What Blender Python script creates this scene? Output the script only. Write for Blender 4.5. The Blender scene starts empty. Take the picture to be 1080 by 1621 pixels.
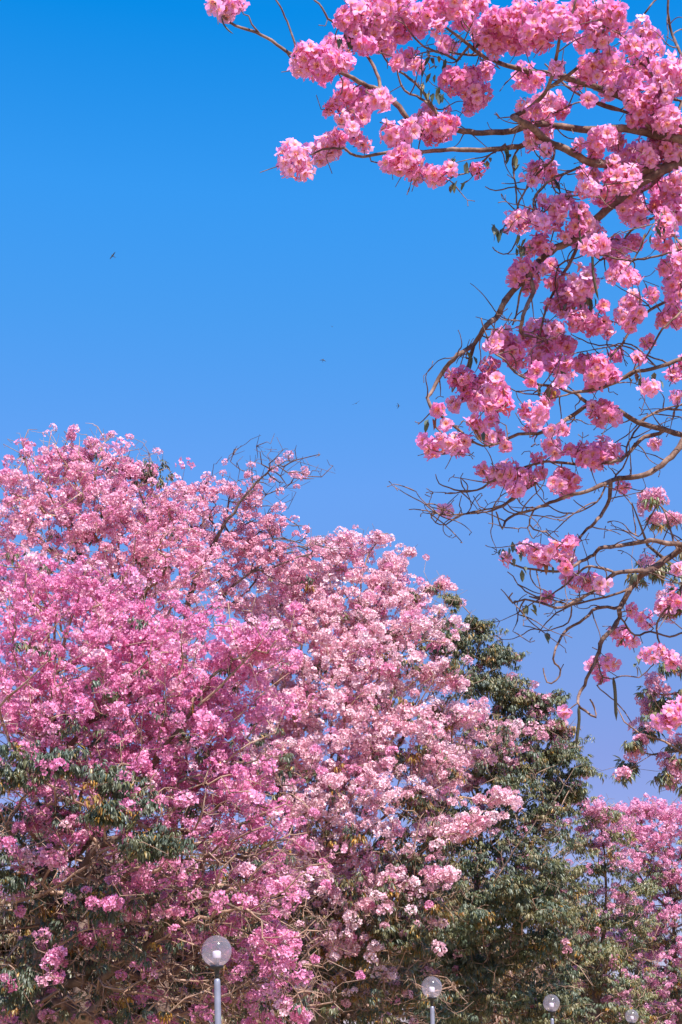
import bpy, math
import numpy as np
from mathutils import Vector

# ------------------------------------------------------------------ camera, sky, sun, exposure
scene = bpy.context.scene
COL = scene.collection
F = 2400.0                     # focal length in photograph pixels (photo 1080 x 1621)
PITCH = math.radians(20.1)
CAM = np.array([0.0, 0.0, 1.6])
FW = np.array([0.0, math.cos(PITCH), math.sin(PITCH)])
UP = np.array([0.0, -math.sin(PITCH), math.cos(PITCH)])
RT = np.array([1.0, 0.0, 0.0])

cam_d = bpy.data.cameras.new('camera')
cam = bpy.data.objects.new('camera', cam_d)
COL.objects.link(cam)
cam.location = CAM
cam.rotation_euler = (math.radians(90) + PITCH, 0, 0)
cam_d.sensor_fit = 'VERTICAL'
cam_d.sensor_height = 36.0
cam_d.lens = 36.0 * F / 1621.0
cam_d.clip_end = 5000
scene.camera = cam

SUN = np.array([0.25, -0.54, 0.80]); SUN /= np.linalg.norm(SUN)
SUN_EL = math.asin(SUN[2]); SUN_AZ = math.atan2(SUN[0], SUN[1])
world = bpy.data.worlds.new('World')
scene.world = world
world.use_nodes = True
nt = world.node_tree
nt.nodes.clear()
sky = nt.nodes.new('ShaderNodeTexSky')
sky.sky_type = 'NISHITA'
sky.sun_disc = False
sky.sun_elevation = SUN_EL
sky.sun_rotation = SUN_AZ
sky.air_density = 1.0
sky.dust_density = 0.3
sky.ozone_density = 2.0
tc = nt.nodes.new('ShaderNodeTexCoord')
sep = nt.nodes.new('ShaderNodeSeparateXYZ')
nt.links.new(tc.outputs['Generated'], sep.inputs[0])
ramp = nt.nodes.new('ShaderNodeValToRGB')           # the colour of the air by height above the horizon
nt.links.new(sep.outputs['Z'], ramp.inputs[0])
SKY_TINT = [(0.0, (0.37, 0.30, 0.42)), (0.187, (0.36, 0.325, 0.49)), (0.283, (0.35, 0.45, 0.63)), (0.355, (0.36, 0.57, 0.815)), (0.459, (0.225, 0.67, 0.967)),
            (0.529, (0.15, 0.73, 1.1)), (0.62, (0.012, 0.68, 1.12)), (1.0, (0.25, 0.75, 1.1))]
els = ramp.color_ramp.elements
while len(els) < len(SKY_TINT):
    els.new(0.5)
for e, (p, c) in zip(els, SKY_TINT):
    e.position = p
    e.color = (c[0], c[1], c[2], 1)
mul = nt.nodes.new('ShaderNodeMix')
mul.data_type = 'RGBA'; mul.blend_type = 'MULTIPLY'
mul.inputs[0].default_value = 1.0
nt.links.new(sky.outputs[0], mul.inputs[6])
nt.links.new(ramp.outputs[0], mul.inputs[7])
bg = nt.nodes.new('ShaderNodeBackground')
bg.inputs[1].default_value = 0.135
nt.links.new(mul.outputs[2], bg.inputs[0])
wo = nt.nodes.new('ShaderNodeOutputWorld')
nt.links.new(bg.outputs[0], wo.inputs[0])

sun_d = bpy.data.lights.new('sun', 'SUN')
sun_d.energy = 5.0
sun_d.angle = math.radians(0.5)
sun_d.color = (1.0, 0.94, 0.86)
sun = bpy.data.objects.new('sun', sun_d)
COL.objects.link(sun)
sun.rotation_euler = Vector(SUN).to_track_quat('Z', 'Y').to_euler()

scene.view_settings.view_transform = 'Standard'
scene.view_settings.look = 'None'
scene.view_settings.exposure = 1.0
scene.view_settings.gamma = 1.0
scene.cycles.max_bounces = 8
scene.cycles.transparent_max_bounces = 12
scene.cycles.diffuse_bounces = 6


# ------------------------------------------------------------------ helpers
def P(px, py, d):
    """the world point seen at photograph pixel (px, py), d metres along the viewing axis"""
    return CAM + d * (FW + (px - 540.0) / F * RT + (810.5 - py) / F * UP)


def PA(pts):
    pts = np.asarray(pts, float)
    d = pts[:, 2:3]
    return CAM + d * (FW + (pts[:, 0:1] - 540.0) / F * RT + (810.5 - pts[:, 1:2]) / F * UP)


class Buf:
    """collects quads and triangles with one colour per vertex, then links them as ONE mesh object"""
    def __init__(self):
        self.v = []; self.q = []; self.t = []; self.c = []; self.n = 0

    def add(self, v, q=None, t=None, c=(1, 1, 1)):
        v = np.asarray(v, float).reshape(-1, 3)
        c = np.asarray(c, float)
        if c.ndim == 1:
            c = np.tile(c, (len(v), 1))
        self.v.append(v); self.c.append(c)
        if q is not None and len(q):
            self.q.append(np.asarray(q, int).reshape(-1, 4) + self.n)
        if t is not None and len(t):
            self.t.append(np.asarray(t, int).reshape(-1, 3) + self.n)
        self.n += len(v)

    def build(self, name, mat, parent=None, smooth=False, origin=None):
        v = np.concatenate(self.v); c = np.concatenate(self.c)
        if origin is not None:
            v = v - np.asarray(origin)
        q = np.concatenate(self.q) if self.q else np.zeros((0, 4), int)
        t = np.concatenate(self.t) if self.t else np.zeros((0, 3), int)
        me = bpy.data.meshes.new(name)
        me.vertices.add(len(v))
        me.vertices.foreach_set('co', v.astype(np.float32).ravel())
        loops = np.concatenate([q.ravel(), t.ravel()]).astype(np.int32)
        me.loops.add(len(loops))
        me.loops.foreach_set('vertex_index', loops)
        me.polygons.add(len(q) + len(t))
        starts = np.concatenate([np.arange(len(q)) * 4, len(q) * 4 + np.arange(len(t)) * 3]).astype(np.int32)
        me.polygons.foreach_set('loop_start', starts)
        me.update(calc_edges=True)
        if smooth:
            me.polygons.foreach_set('use_smooth', np.ones(len(q) + len(t), bool))
        a = me.attributes.new('tint', 'FLOAT_COLOR', 'POINT')
        a.data.foreach_set('color', np.concatenate([c, np.ones((len(c), 1))], 1).astype(np.float32).ravel())
        me.materials.append(mat)
        o = bpy.data.objects.new(name, me)
        COL.objects.link(o)
        if parent is not None:
            o.parent = parent
        return o


def thing(name, label, cat, loc=(0, 0, 0), group=None):
    o = bpy.data.objects.new(name, None)
    o.empty_display_size = 0.3
    COL.objects.link(o)
    o.location = loc
    o['label'] = label; o['category'] = cat
    if group:
        o['group'] = group
    return o


def part(buf, name, mat, root, smooth=False):
    """a part built in world coordinates, hung under its thing"""
    return buf.build(name, mat, root, smooth, origin=np.array(root.location))


# ------------------------------------------------------------------ materials
def new_mat(name):
    m = bpy.data.materials.new(name)
    m.use_nodes = True
    m.node_tree.nodes.clear()
    return m, m.node_tree.nodes, m.node_tree.links


def leafy_mat(name, trans, rough, spec, trans_gain=(1, 1, 1), noise_scale=60.0, noise_amt=0.25):
    """thin plant tissue: its own colour per leaf or flower, mottled, letting light through"""
    m, n, l = new_mat(name)
    at = n.new('ShaderNodeAttribute'); at.attribute_name = 'tint'
    tex = n.new('ShaderNodeTexCoord')
    nz = n.new('ShaderNodeTexNoise'); nz.inputs['Scale'].default_value = noise_scale; nz.inputs['Detail'].default_value = 2
    l.new(tex.outputs['Object'], nz.inputs['Vector'])
    mr = n.new('ShaderNodeMapRange')
    mr.inputs[1].default_value = 0.3; mr.inputs[2].default_value = 0.7
    mr.inputs[3].default_value = 1 - noise_amt; mr.inputs[4].default_value = 1 + noise_amt
    l.new(nz.outputs[0], mr.inputs[0])
    mx = n.new('ShaderNodeVectorMath'); mx.operation = 'SCALE'
    l.new(at.outputs['Color'], mx.inputs[0]); l.new(mr.outputs[0], mx.inputs['Scale'])
    pb = n.new('ShaderNodeBsdfPrincipled')
    pb.inputs['Roughness'].default_value = rough
    pb.inputs['Specular IOR Level'].default_value = spec
    l.new(mx.outputs[0], pb.inputs['Base Color'])
    tg = n.new('ShaderNodeVectorMath'); tg.operation = 'MULTIPLY'
    l.new(mx.outputs[0], tg.inputs[0]); tg.inputs[1].default_value = trans_gain
    tr = n.new('ShaderNodeBsdfTranslucent')
    l.new(tg.outputs[0], tr.inputs['Color'])
    ms = n.new('ShaderNodeMixShader'); ms.inputs[0].default_value = trans
    l.new(pb.outputs[0], ms.inputs[1]); l.new(tr.outputs[0], ms.inputs[2])
    out = n.new('ShaderNodeOutputMaterial')
    l.new(ms.outputs[0], out.inputs[0])
    return m


def bark_mat(name, c1, c2, c3, scale):
    m, n, l = new_mat(name)
    tex = n.new('ShaderNodeTexCoord')
    nz = n.new('ShaderNodeTexNoise'); nz.inputs['Scale'].default_value = scale; nz.inputs['Detail'].default_value = 5
    nz.inputs['Roughness'].default_value = 0.65
    l.new(tex.outputs['Object'], nz.inputs['Vector'])
    rp = n.new('ShaderNodeValToRGB')
    e = rp.color_ramp.elements
    e[0].position = 0.32; e[0].color = (*c1, 1)
    e[1].position = 0.68; e[1].color = (*c3, 1)
    k = e.new(0.5); k.color = (*c2, 1)
    l.new(nz.outputs[0], rp.inputs[0])
    bp = n.new('ShaderNodeBump'); bp.inputs['Strength'].default_value = 0.5; bp.inputs['Distance'].default_value = 0.01
    l.new(nz.outputs[0], bp.inputs['Height'])
    pb = n.new('ShaderNodeBsdfPrincipled'); pb.inputs['Roughness'].default_value = 0.75
    pb.inputs['Specular IOR Level'].default_value = 0.25
    l.new(rp.outputs[0], pb.inputs['Base Color']); l.new(bp.outputs[0], pb.inputs['Normal'])
    out = n.new('ShaderNodeOutputMaterial'); l.new(pb.outputs[0], out.inputs[0])
    return m


def plain_mat(name, col, rough, metal=0.0, noise=0.15, scale=30.0, spec=0.5):
    m, n, l = new_mat(name)
    tex = n.new('ShaderNodeTexCoord')
    nz = n.new('ShaderNodeTexNoise'); nz.inputs['Scale'].default_value = scale; nz.inputs['Detail'].default_value = 4
    l.new(tex.outputs['Object'], nz.inputs['Vector'])
    rp = n.new('ShaderNodeValToRGB')
    e = rp.color_ramp.elements
    e[0].position = 0.3; e[0].color = (*[x * (1 - noise) for x in col], 1)
    e[1].position = 0.7; e[1].color = (*[min(1, x * (1 + noise)) for x in col], 1)
    l.new(nz.outputs[0], rp.inputs[0])
    pb = n.new('ShaderNodeBsdfPrincipled')
    pb.inputs['Roughness'].default_value = rough; pb.inputs['Metallic'].default_value = metal
    pb.inputs['Specular IOR Level'].default_value = spec
    l.new(rp.outputs[0], pb.inputs['Base Color'])
    out = n.new('ShaderNodeOutputMaterial'); l.new(pb.outputs[0], out.inputs[0])
    return m


def globe_mat():
    m, n, l = new_mat('globe_plastic')
    tr = n.new('ShaderNodeBsdfTransparent'); tr.inputs[0].default_value = (0.93, 0.90, 0.95, 1)
    df = n.new('ShaderNodeBsdfDiffuse'); df.inputs[0].default_value = (0.80, 0.70, 0.80, 1)
    tex = n.new('ShaderNodeTexCoord')
    nz = n.new('ShaderNodeTexNoise'); nz.inputs['Scale'].default_value = 7; nz.inputs['Detail'].default_value = 3
    l.new(tex.outputs['Object'], nz.inputs['Vector'])
    sp = n.new('ShaderNodeSeparateXYZ'); l.new(tex.outputs['Object'], sp.inputs[0])
    mr = n.new('ShaderNodeMapRange')                      # dust settles towards the foot of the globe
    mr.inputs[1].default_value = -0.2; mr.inputs[2].default_value = 0.2; mr.inputs[3].default_value = 0.11; mr.inputs[4].default_value = 0.01
    l.new(sp.outputs['Z'], mr.inputs[0])
    ma = n.new('ShaderNodeMath'); ma.operation = 'MULTIPLY_ADD'
    l.new(nz.outputs[0], ma.inputs[0]); ma.inputs[1].default_value = 0.06; l.new(mr.outputs[0], ma.inputs[2])
    fc = n.new('ShaderNodeLayerWeight'); fc.inputs[0].default_value = 0.35      # the wall is seen thicker towards the rim
    mb = n.new('ShaderNodeMath'); mb.operation = 'MULTIPLY_ADD'; mb.use_clamp = True
    l.new(fc.outputs['Facing'], mb.inputs[0]); mb.inputs[1].default_value = 0.12; l.new(ma.outputs[0], mb.inputs[2])
    m1 = n.new('ShaderNodeMixShader'); l.new(mb.outputs[0], m1.inputs[0])
    l.new(tr.outputs[0], m1.inputs[1]); l.new(df.outputs[0], m1.inputs[2])
    gl = n.new('ShaderNodeBsdfGlossy'); gl.inputs['Roughness'].default_value = 0.09
    lw = n.new('ShaderNodeFresnel'); lw.inputs[0].default_value = 1.45
    ge = n.new('ShaderNodeNewGeometry')
    fb = n.new('ShaderNodeMath'); fb.operation = 'SUBTRACT'; fb.inputs[0].default_value = 1.0; l.new(ge.outputs['Backfacing'], fb.inputs[1])
    fm = n.new('ShaderNodeMath'); fm.operation = 'MULTIPLY'; l.new(lw.outputs[0], fm.inputs[0]); l.new(fb.outputs[0], fm.inputs[1])
    m2 = n.new('ShaderNodeMixShader'); l.new(fm.outputs[0], m2.inputs[0])
    l.new(m1.outputs[0], m2.inputs[1]); l.new(gl.outputs[0], m2.inputs[2])
    out = n.new('ShaderNodeOutputMaterial'); l.new(m2.outputs[0], out.inputs[0])
    return m


def ground_mat():
    m, n, l = new_mat('dry_grass')
    tex = n.new('ShaderNodeTexCoord')
    nz = n.new('ShaderNodeTexNoise'); nz.inputs['Scale'].default_value = 0.6; nz.inputs['Detail'].default_value = 8
    l.new(tex.outputs['Object'], nz.inputs['Vector'])
    rp = n.new('ShaderNodeValToRGB'); e = rp.color_ramp.elements
    e[0].position = 0.35; e[0].color = (0.20, 0.16, 0.08, 1)
    e[1].position = 0.68; e[1].color = (0.42, 0.31, 0.22, 1)
    l.new(nz.outputs[0], rp.inputs[0])
    bp = n.new('ShaderNodeBump'); bp.inputs['Strength'].default_value = 0.6; l.new(nz.outputs[0], bp.inputs['Height'])
    pb = n.new('ShaderNodeBsdfPrincipled'); pb.inputs['Roughness'].default_value = 0.9
    l.new(rp.outputs[0], pb.inputs['Base Color']); l.new(bp.outputs[0], pb.inputs['Normal'])
    out = n.new('ShaderNodeOutputMaterial'); l.new(pb.outputs[0], out.inputs[0])
    return m


M_PETAL = leafy_mat('petal', 0.38, 0.42, 0.5, (1.0, 0.85, 0.95), 60.0, 0.16)
M_PETAL_NEAR = leafy_mat('petal_near', 0.50, 0.5, 0.4, (1.0, 0.82, 0.97), 40.0, 0.14)
M_LEAF = leafy_mat('leaf', 0.22, 0.42, 0.5, (1.3, 1.4, 0.6), 25.0, 0.3)
M_BARK_NEAR = bark_mat('bark_near', (0.06, 0.03, 0.026), (0.14, 0.078, 0.06), (0.28, 0.18, 0.145), 14.0)
M_BARK = bark_mat('bark', (0.16, 0.085, 0.06), (0.30, 0.18, 0.13), (0.46, 0.32, 0.25), 6.0)
M_BARK_DARK = bark_mat('bark_dark', (0.075, 0.045, 0.045), (0.13, 0.08, 0.075), (0.20, 0.13, 0.115), 6.0)
M_TRUNK = bark_mat('bark_trunk', (0.07, 0.045, 0.035), (0.14, 0.09, 0.07), (0.23, 0.155, 0.12), 5.0)
M_POD = plain_mat('seed_pod_skin', (0.06, 0.055, 0.03), 0.6, 0, 0.3, 40)
M_POST = plain_mat('painted_steel', (0.24, 0.24, 0.30), 0.38, 0.35, 0.12, 12)
M_BLACK = plain_mat('black_casting', (0.015, 0.013, 0.014), 0.45)
M_BULB = plain_mat('white_bulb', (0.60, 0.55, 0.58), 0.35, 0, 0.03)
M_BIRD = plain_mat('dark_feathers', (0.02, 0.022, 0.028), 0.6, 0, 0.3, 80)
M_GLOBE = globe_mat()

# ------------------------------------------------------------------ ground
g = Buf()
n = 40
xs = np.linspace(-1500, 1500, n + 1); X, Y = np.meshgrid(xs, xs, indexing='ij')
gv = np.stack([X.ravel(), Y.ravel(), np.zeros(X.size)], 1)
ii = np.arange(n * (n + 1)).reshape(n, n + 1)[:, :n].ravel()
g.add(gv, np.stack([ii, ii + n + 1, ii + n + 2, ii + 1], 1))
go = g.build('ground', ground_mat())
go['kind'] = 'structure'


# ------------------------------------------------------------------ branching skeletons
class Skel:
    """a tree skeleton: nodes with parents; radii are given or follow from what each node carries"""
    def __init__(self):
        self.p = np.zeros((4096, 3)); self.par = []; self.rad = []; self.plen = np.zeros(4096)
        self.px = np.zeros((4096, 3)); self.n = 0

    def node(self, p, parent, rad=0.0, px=None):
        if self.n == len(self.p):
            self.p = np.concatenate([self.p, np.zeros_like(self.p)])
            self.px = np.concatenate([self.px, np.zeros_like(self.px)])
            self.plen = np.concatenate([self.plen, np.zeros_like(self.plen)])
        i = self.n
        self.p[i] = p
        if px is not None:
            self.px[i] = px
        self.par.append(parent); self.rad.append(rad)
        self.plen[i] = 0 if parent < 0 else self.plen[parent] + np.linalg.norm(self.p[parent] - self.p[i])
        self.n += 1
        return i

    def line(self, pts, rads, parent):
        for p, r in zip(pts, rads):
            parent = self.node(p, parent, r)
        return parent

    def nearest(self, q, alpha=0.0):
        d = np.linalg.norm(self.p[:self.n] - q, axis=1)
        return int(np.argmin(d + alpha * self.plen[:self.n]))

    def twig_to(self, q, rng, alpha, step, wob, sag=0.0, rad=0.0):
        i = self.nearest(q, alpha)
        a = self.p[i].copy()
        L = np.linalg.norm(q - a)
        if L < step * 0.3:
            return i
        k = max(1, min(14, int(round(L / step))))
        pi = self.par[i]
        t = (a - self.p[pi]) if pi >= 0 else np.array([0, 0, 1.0])
        t = t / (np.linalg.norm(t) + 1e-9)
        c = a + t * L * 0.38 + rng.normal(0, wob * L, 3)
        c[2] -= sag * L
        for j in range(1, k + 1):
            u = j / k
            pnt = (1 - u) ** 2 * a + 2 * u * (1 - u) * c + u * u * q
            if j < k:
                pnt = pnt + rng.normal(0, wob * step * 0.5, 3)
            i = self.node(pnt, i, rad)
        return i

    def pipe(self, tip, expo, rmax):
        n = self.n
        acc = np.zeros(n)
        r = np.zeros(n)
        kids = np.zeros(n, int)
        for i in range(n):
            if self.par[i] >= 0:
                kids[self.par[i]] += 1
        for i in range(n - 1, -1, -1):
            v = acc[i] if kids[i] else tip ** expo
            r[i] = v ** (1 / expo)
            if self.par[i] >= 0:
                acc[self.par[i]] += v
        r = np.minimum(r * 1.0, rmax)
        for i in range(n):
            if self.rad[i] > 0:
                r[i] = max(self.rad[i], 0.0)
        self.r = r
        return r

    def chains(self):
        n = self.n
        main = -np.ones(n, int)
        for i in range(n):
            p = self.par[i]
            if p >= 0 and (main[p] < 0 or self.r[i] > self.r[main[p]]):
                main[p] = i
        out = []
        for i in range(n):
            p = self.par[i]
            if p < 0 or main[p] != i:
                ch = [i]; j = main[i]
                while j >= 0:
                    ch.append(j); j = main[j]
                out.append((p, ch))
        return out


def tube(buf, pts, rad, sides, col=(1, 1, 1)):
    pts = np.asarray(pts, float); k = len(pts)
    if k < 2:
        return
    t = np.gradient(pts, axis=0)
    t /= np.linalg.norm(t, axis=1, keepdims=True) + 1e-9
    m = t.mean(0)
    ref = np.eye(3)[int(np.argmin(np.abs(m)))]
    u = np.cross(t, ref); u /= np.linalg.norm(u, axis=1, keepdims=True) + 1e-9
    w = np.cross(t, u)
    a = np.arange(sides) * 2 * math.pi / sides
    v = pts[:, None] + rad[:, None, None] * (np.cos(a)[None, :, None] * u[:, None] + np.sin(a)[None, :, None] * w[:, None])
    i = np.arange(k - 1)[:, None] * sides
    j = np.arange(sides)[None, :]; j2 = (j + 1) % sides
    q = np.stack([i + j, i + j2, i + sides + j2, i + sides + j], -1).reshape(-1, 4)
    buf.add(v.reshape(-1, 3), q, None, col)


# ------------------------------------------------------------------ flowers, flower heads, leaves
def frame_of(nrm, rng):
    """two unit vectors across each given normal, with a random spin"""
    nrm = nrm / (np.linalg.norm(nrm, axis=-1, keepdims=True) + 1e-9)
    r = rng.normal(size=nrm.shape)
    u = np.cross(nrm, r); u /= np.linalg.norm(u, axis=-1, keepdims=True) + 1e-9
    return u, np.cross(nrm, u), nrm


def far_flower(rng):
    """five cupped petals around a small dark throat: 20 vertices, 5 quads (unit radius)"""
    v = []; thr = []
    for k in range(5):
        a = k * 2 * math.pi / 5 + rng.normal(0, 0.08)
        d = 0.55
        z1, z2 = 0.25 + rng.normal(0, 0.12), 0.30 + rng.normal(0, 0.28)
        for rr, aa, z, th in ((0.12, a, -0.15, 1), (0.80, a - d, z1, 0), (1.02, a, z2, 0), (0.80, a + d, z1 + rng.normal(0, .1), 0)):
            v.append((rr * math.cos(aa), rr * math.sin(aa), z)); thr.append(th)
    return np.array(v), np.arange(20).reshape(5, 4), np.array(thr, float)


def near_flower(rng):
    """a trumpet flower: tube, yellow throat and five ruffled, notched lobes (unit radius)"""
    v = []; q = []; thr = []; deep = []
    ring = []
    for k in range(5):
        a0 = k * 2 * math.pi / 5
        base = len(v)
        z_l = rng.normal(0.02, 0.16)
        for ir, (rr, z) in enumerate(((0.20, 0.0), (0.62, 0.22), (1.0, 0.20))):
            for ja, da in enumerate((-0.56, -0.2, 0.2, 0.56)):
                r2 = rr * (1 + rng.normal(0, 0.07)) if ir else rr
                if ir == 2:
                    r2 *= 0.86 if ja in (0, 3) else 1.02
                zz = z + (z_l * ir * 0.6) + (rng.normal(0, 0.13) if ir == 2 else rng.normal(0, .04))
                v.append((r2 * math.cos(a0 + da * (1.12 if ir == 2 else 1)), r2 * math.sin(a0 + da * (1.12 if ir == 2 else 1)), zz))
                thr.append(1.0 if ir == 0 else 0.0); deep.append(0)
        for ir in range(2):
            for ja in range(3):
                i = base + ir * 4 + ja
                q.append((i, i + 1, i + 5, i + 4))
        b2 = len(v)
        for da in (-0.63, 0.0, 0.63):
            v.append((0.20 * math.cos(a0 + da), 0.20 * math.sin(a0 + da), 0.0)); thr.append(0.6); deep.append(0.3)
        for da in (-0.63, 0.0, 0.63):
            v.append((0.09 * math.cos(a0 + da), 0.09 * math.sin(a0 + da), -0.75)); thr.append(0.1); deep.append(1)
        q += [(b2, b2 + 1, b2 + 4, b2 + 3), (b2 + 1, b2 + 2, b2 + 5, b2 + 4)]
    return np.array(v), np.array(q), np.array(thr), np.array(deep, float)


TR = np.random.default_rng(7)
FAR_FLOWERS = [far_flower(TR) for _ in range(8)]
NEAR_FLOWERS = [near_flower(TR) for _ in range(10)]


def ball_dirs(n, rng, low=-1.0):
    k = np.arange(n) + 0.5
    z = 1 - (1 - low) * k / n
    a = math.pi * (1 + 5 ** 0.5) * k + rng.uniform(0, 6.28)
    s = np.sqrt(np.clip(1 - z * z, 0, 1))
    d = np.stack([s * np.cos(a), s * np.sin(a), z], 1) + rng.normal(0, 0.16, (n, 3))
    return d / np.linalg.norm(d, axis=1, keepdims=True)


def head_template(rng, n, R, fr, low):
    """one flower head for the farther trees: n flowers on a dome of radius R. -> verts, quads, throat mask, flower number"""
    V = []; Q = []; T = []; I = []; b = 0
    dirs = ball_dirs(n, rng, low)
    sh = np.array([1.0, rng.uniform(0.7, 1.1), rng.uniform(0.65, 0.95)])
    for i, d in enumerate(dirs):
        v, q, t = FAR_FLOWERS[rng.integers(len(FAR_FLOWERS))]
        u, w, nn = frame_of(d + rng.normal(0, 0.35, 3), rng)
        c = d * sh * R * rng.uniform(0.75, 1.08)
        s = fr * rng.uniform(0.8, 1.2)
        V.append(c + s * (v[:, :1] * u + v[:, 1:2] * w + v[:, 2:] * nn)); Q.append(q + b); T.append(t); I.append(np.full(len(v), i)); b += len(v)
    return np.concatenate(V), np.concatenate(Q), np.concatenate(T), np.concatenate(I), n


HEADS = [head_template(TR, int(TR.integers(11, 24)), TR.uniform(0.085, 0.135), 0.046, TR.uniform(-0.75, -0.2)) for _ in range(14)]


def random_turn(rng, n, tilt):
    """n rotation matrices: a full spin about the vertical, then a tilt"""
    a = rng.uniform(0, 2 * math.pi, n); b = rng.normal(0, tilt, n); e = rng.uniform(0, 2 * math.pi, n)
    def rz(t):
        c, s, o, z = np.cos(t), np.sin(t), np.ones_like(t), np.zeros_like(t)
        return np.stack([np.stack([c, -s, z], -1), np.stack([s, c, z], -1), np.stack([z, z, o], -1)], -2)
    c, s, o, z = np.cos(b), np.sin(b), np.ones(n), np.zeros(n)
    rx = np.stack([np.stack([o, z, z], -1), np.stack([z, c, -s], -1), np.stack([z, s, c], -1)], -2)
    return rz(e) @ rx @ rz(a)


def scatter_heads(buf, pos, rng, c_lo, c_hi, smin=0.75, smax=1.35, throat=(0.45, 0.14, 0.16)):
    """flower heads at pos; every head and every flower has its own hue between c_lo and c_hi"""
    pos = np.asarray(pos); n = len(pos)
    which = rng.integers(len(HEADS), size=n)
    c_lo = np.array(c_lo); c_hi = np.array(c_hi); throat = np.array(throat)
    for k, (v, q, t, fi, nf) in enumerate(HEADS):
        sel = np.nonzero(which == k)[0]
        m = len(sel)
        if not m:
            continue
        R = random_turn(rng, m, 0.45)
        s = smin * 0.85 + (smax * 1.22 - smin * 0.85) * rng.beta(1.3, 2.0, m)
        vv = np.einsum('mij,vj->mvi', R, v) * s[:, None, None] + pos[sel][:, None]
        mixh = rng.beta(1.6, 1.6, m)[:, None] * 0.7 + rng.uniform(0, 0.3, (m, nf))
        col = c_lo + (c_hi - c_lo) * mixh[..., None]
        col = col[:, fi]
        tt = t[None, :, None] * 0.55
        col = col * (1 - tt) + throat * tt
        qq = q[None] + (np.arange(m) * len(v))[:, None, None]
        buf.add(vv.reshape(-1, 3), qq.reshape(-1, 4), None, col.reshape(-1, 3))


def leaflet(L, W, droop, rng):
    """a folded, drooping leaflet along +x: 8 vertices, 4 quads... as two strips"""
    xs = np.array([0.0, 0.35, 0.75, 1.0]) * L
    ws = np.array([0.06, 0.5, 0.36, 0.03]) * W
    z = -droop * (xs / L) ** 2 * L
    v = []
    for x, w, zz in zip(xs, ws, z):
        v += [(x, -w, zz + w * 0.35), (x, 0, zz), (x, w, zz + w * 0.35)]
    q = []
    for i in range(3):
        b = i * 3
        q += [(b, b + 1, b + 4, b + 3), (b + 1, b + 2, b + 5, b + 4)]
    return np.array(v), np.array(q)


def spray_template(rng, nleaf, size):
    """a spray of palmate leaves, each of five hanging leaflets. -> verts, quads, leaflet number"""
    V = []; Q = []; I = []; b = 0; li = 0
    for k in range(nleaf):
        a = k * 2.4 + rng.normal(0, 0.3)
        el = rng.uniform(-0.5, 0.7)
        d = np.array([math.cos(a) * math.cos(el), math.sin(a) * math.cos(el), math.sin(el)])
        hub = d * size * rng.uniform(0.5, 0.95)
        for j in range(5):
            aa = a + (j - 2) * 0.62 + rng.normal(0, 0.1)
            L = size * (0.95 if j == 2 else 0.8 if j in (1, 3) else 0.55) * rng.uniform(0.85, 1.15)
            v, q = leaflet(L, L * rng.uniform(0.22, 0.32), rng.uniform(0.3, 0.9), rng)
            dip = rng.uniform(-1.0, -0.1)
            ca, sa, cd, sd = math.cos(aa), math.sin(aa), math.cos(dip), math.sin(dip)
            ex = np.array([ca * cd, sa * cd, sd]); ey = np.array([-sa, ca, 0]); ez = np.cross(ex, ey)
            V.append(hub + v[:, :1] * ex + v[:, 1:2] * ey + v[:, 2:] * ez); Q.append(q + b); I.append(np.full(len(v), li))
            b += len(v); li += 1
    return np.concatenate(V), np.concatenate(Q), np.concatenate(I), li


SPRAYS = [spray_template(TR, int(TR.integers(6, 11)), 0.14) for _ in range(10)]
GREENS = np.array([(0.055, 0.075, 0.048), (0.075, 0.092, 0.062), (0.10, 0.112, 0.078), (0.12, 0.12, 0.062), (0.085, 0.105, 0.082)])
OLD = np.array([(0.40, 0.20, 0.03), (0.22, 0.09, 0.035), (0.26, 0.17, 0.045)])
OLIVE = np.array([(0.095, 0.105, 0.05), (0.13, 0.125, 0.065), (0.16, 0.14, 0.07), (0.115, 0.12, 0.08), (0.15, 0.12, 0.06), (0.07, 0.085, 0.055)])
DRY = np.array([(0.16, 0.10, 0.055), (0.12, 0.105, 0.055), (0.22, 0.135, 0.08), (0.14, 0.13, 0.08), (0.25, 0.14, 0.11)])


def scatter_leaves(buf, pos, rng, scale=1.0, old=0.06, tone=1.0, palette=None):
    palette = GREENS if palette is None else palette
    pos = np.asarray(pos); n = len(pos)
    which = rng.integers(len(SPRAYS), size=n)
    for k, (v, q, fi, nf) in enumerate(SPRAYS):
        sel = np.nonzero(which == k)[0]
        m = len(sel)
        if not m:
            continue
        R = random_turn(rng, m, 0.35)
        s = rng.uniform(0.75, 1.25, m) * scale
        vv = np.einsum('mij,vj->mvi', R, v) * s[:, None, None] + pos[sel][:, None]
        col = palette[rng.integers(len(palette), size=m)][:, None] * rng.uniform(0.75, 1.3, (m, nf, 1)) * tone
        isold = (rng.random((m, nf)) < old * 0.5) | (rng.random((m, 1)) < old * 0.5)
        col = np.where(isold[..., None], OLD[rng.integers(len(OLD), size=(m, nf))], col)
        qq = q[None] + (np.arange(m) * len(v))[:, None, None]
        buf.add(vv.reshape(-1, 3), qq.reshape(-1, 4), None, col[:, fi].reshape(-1, 3))


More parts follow.
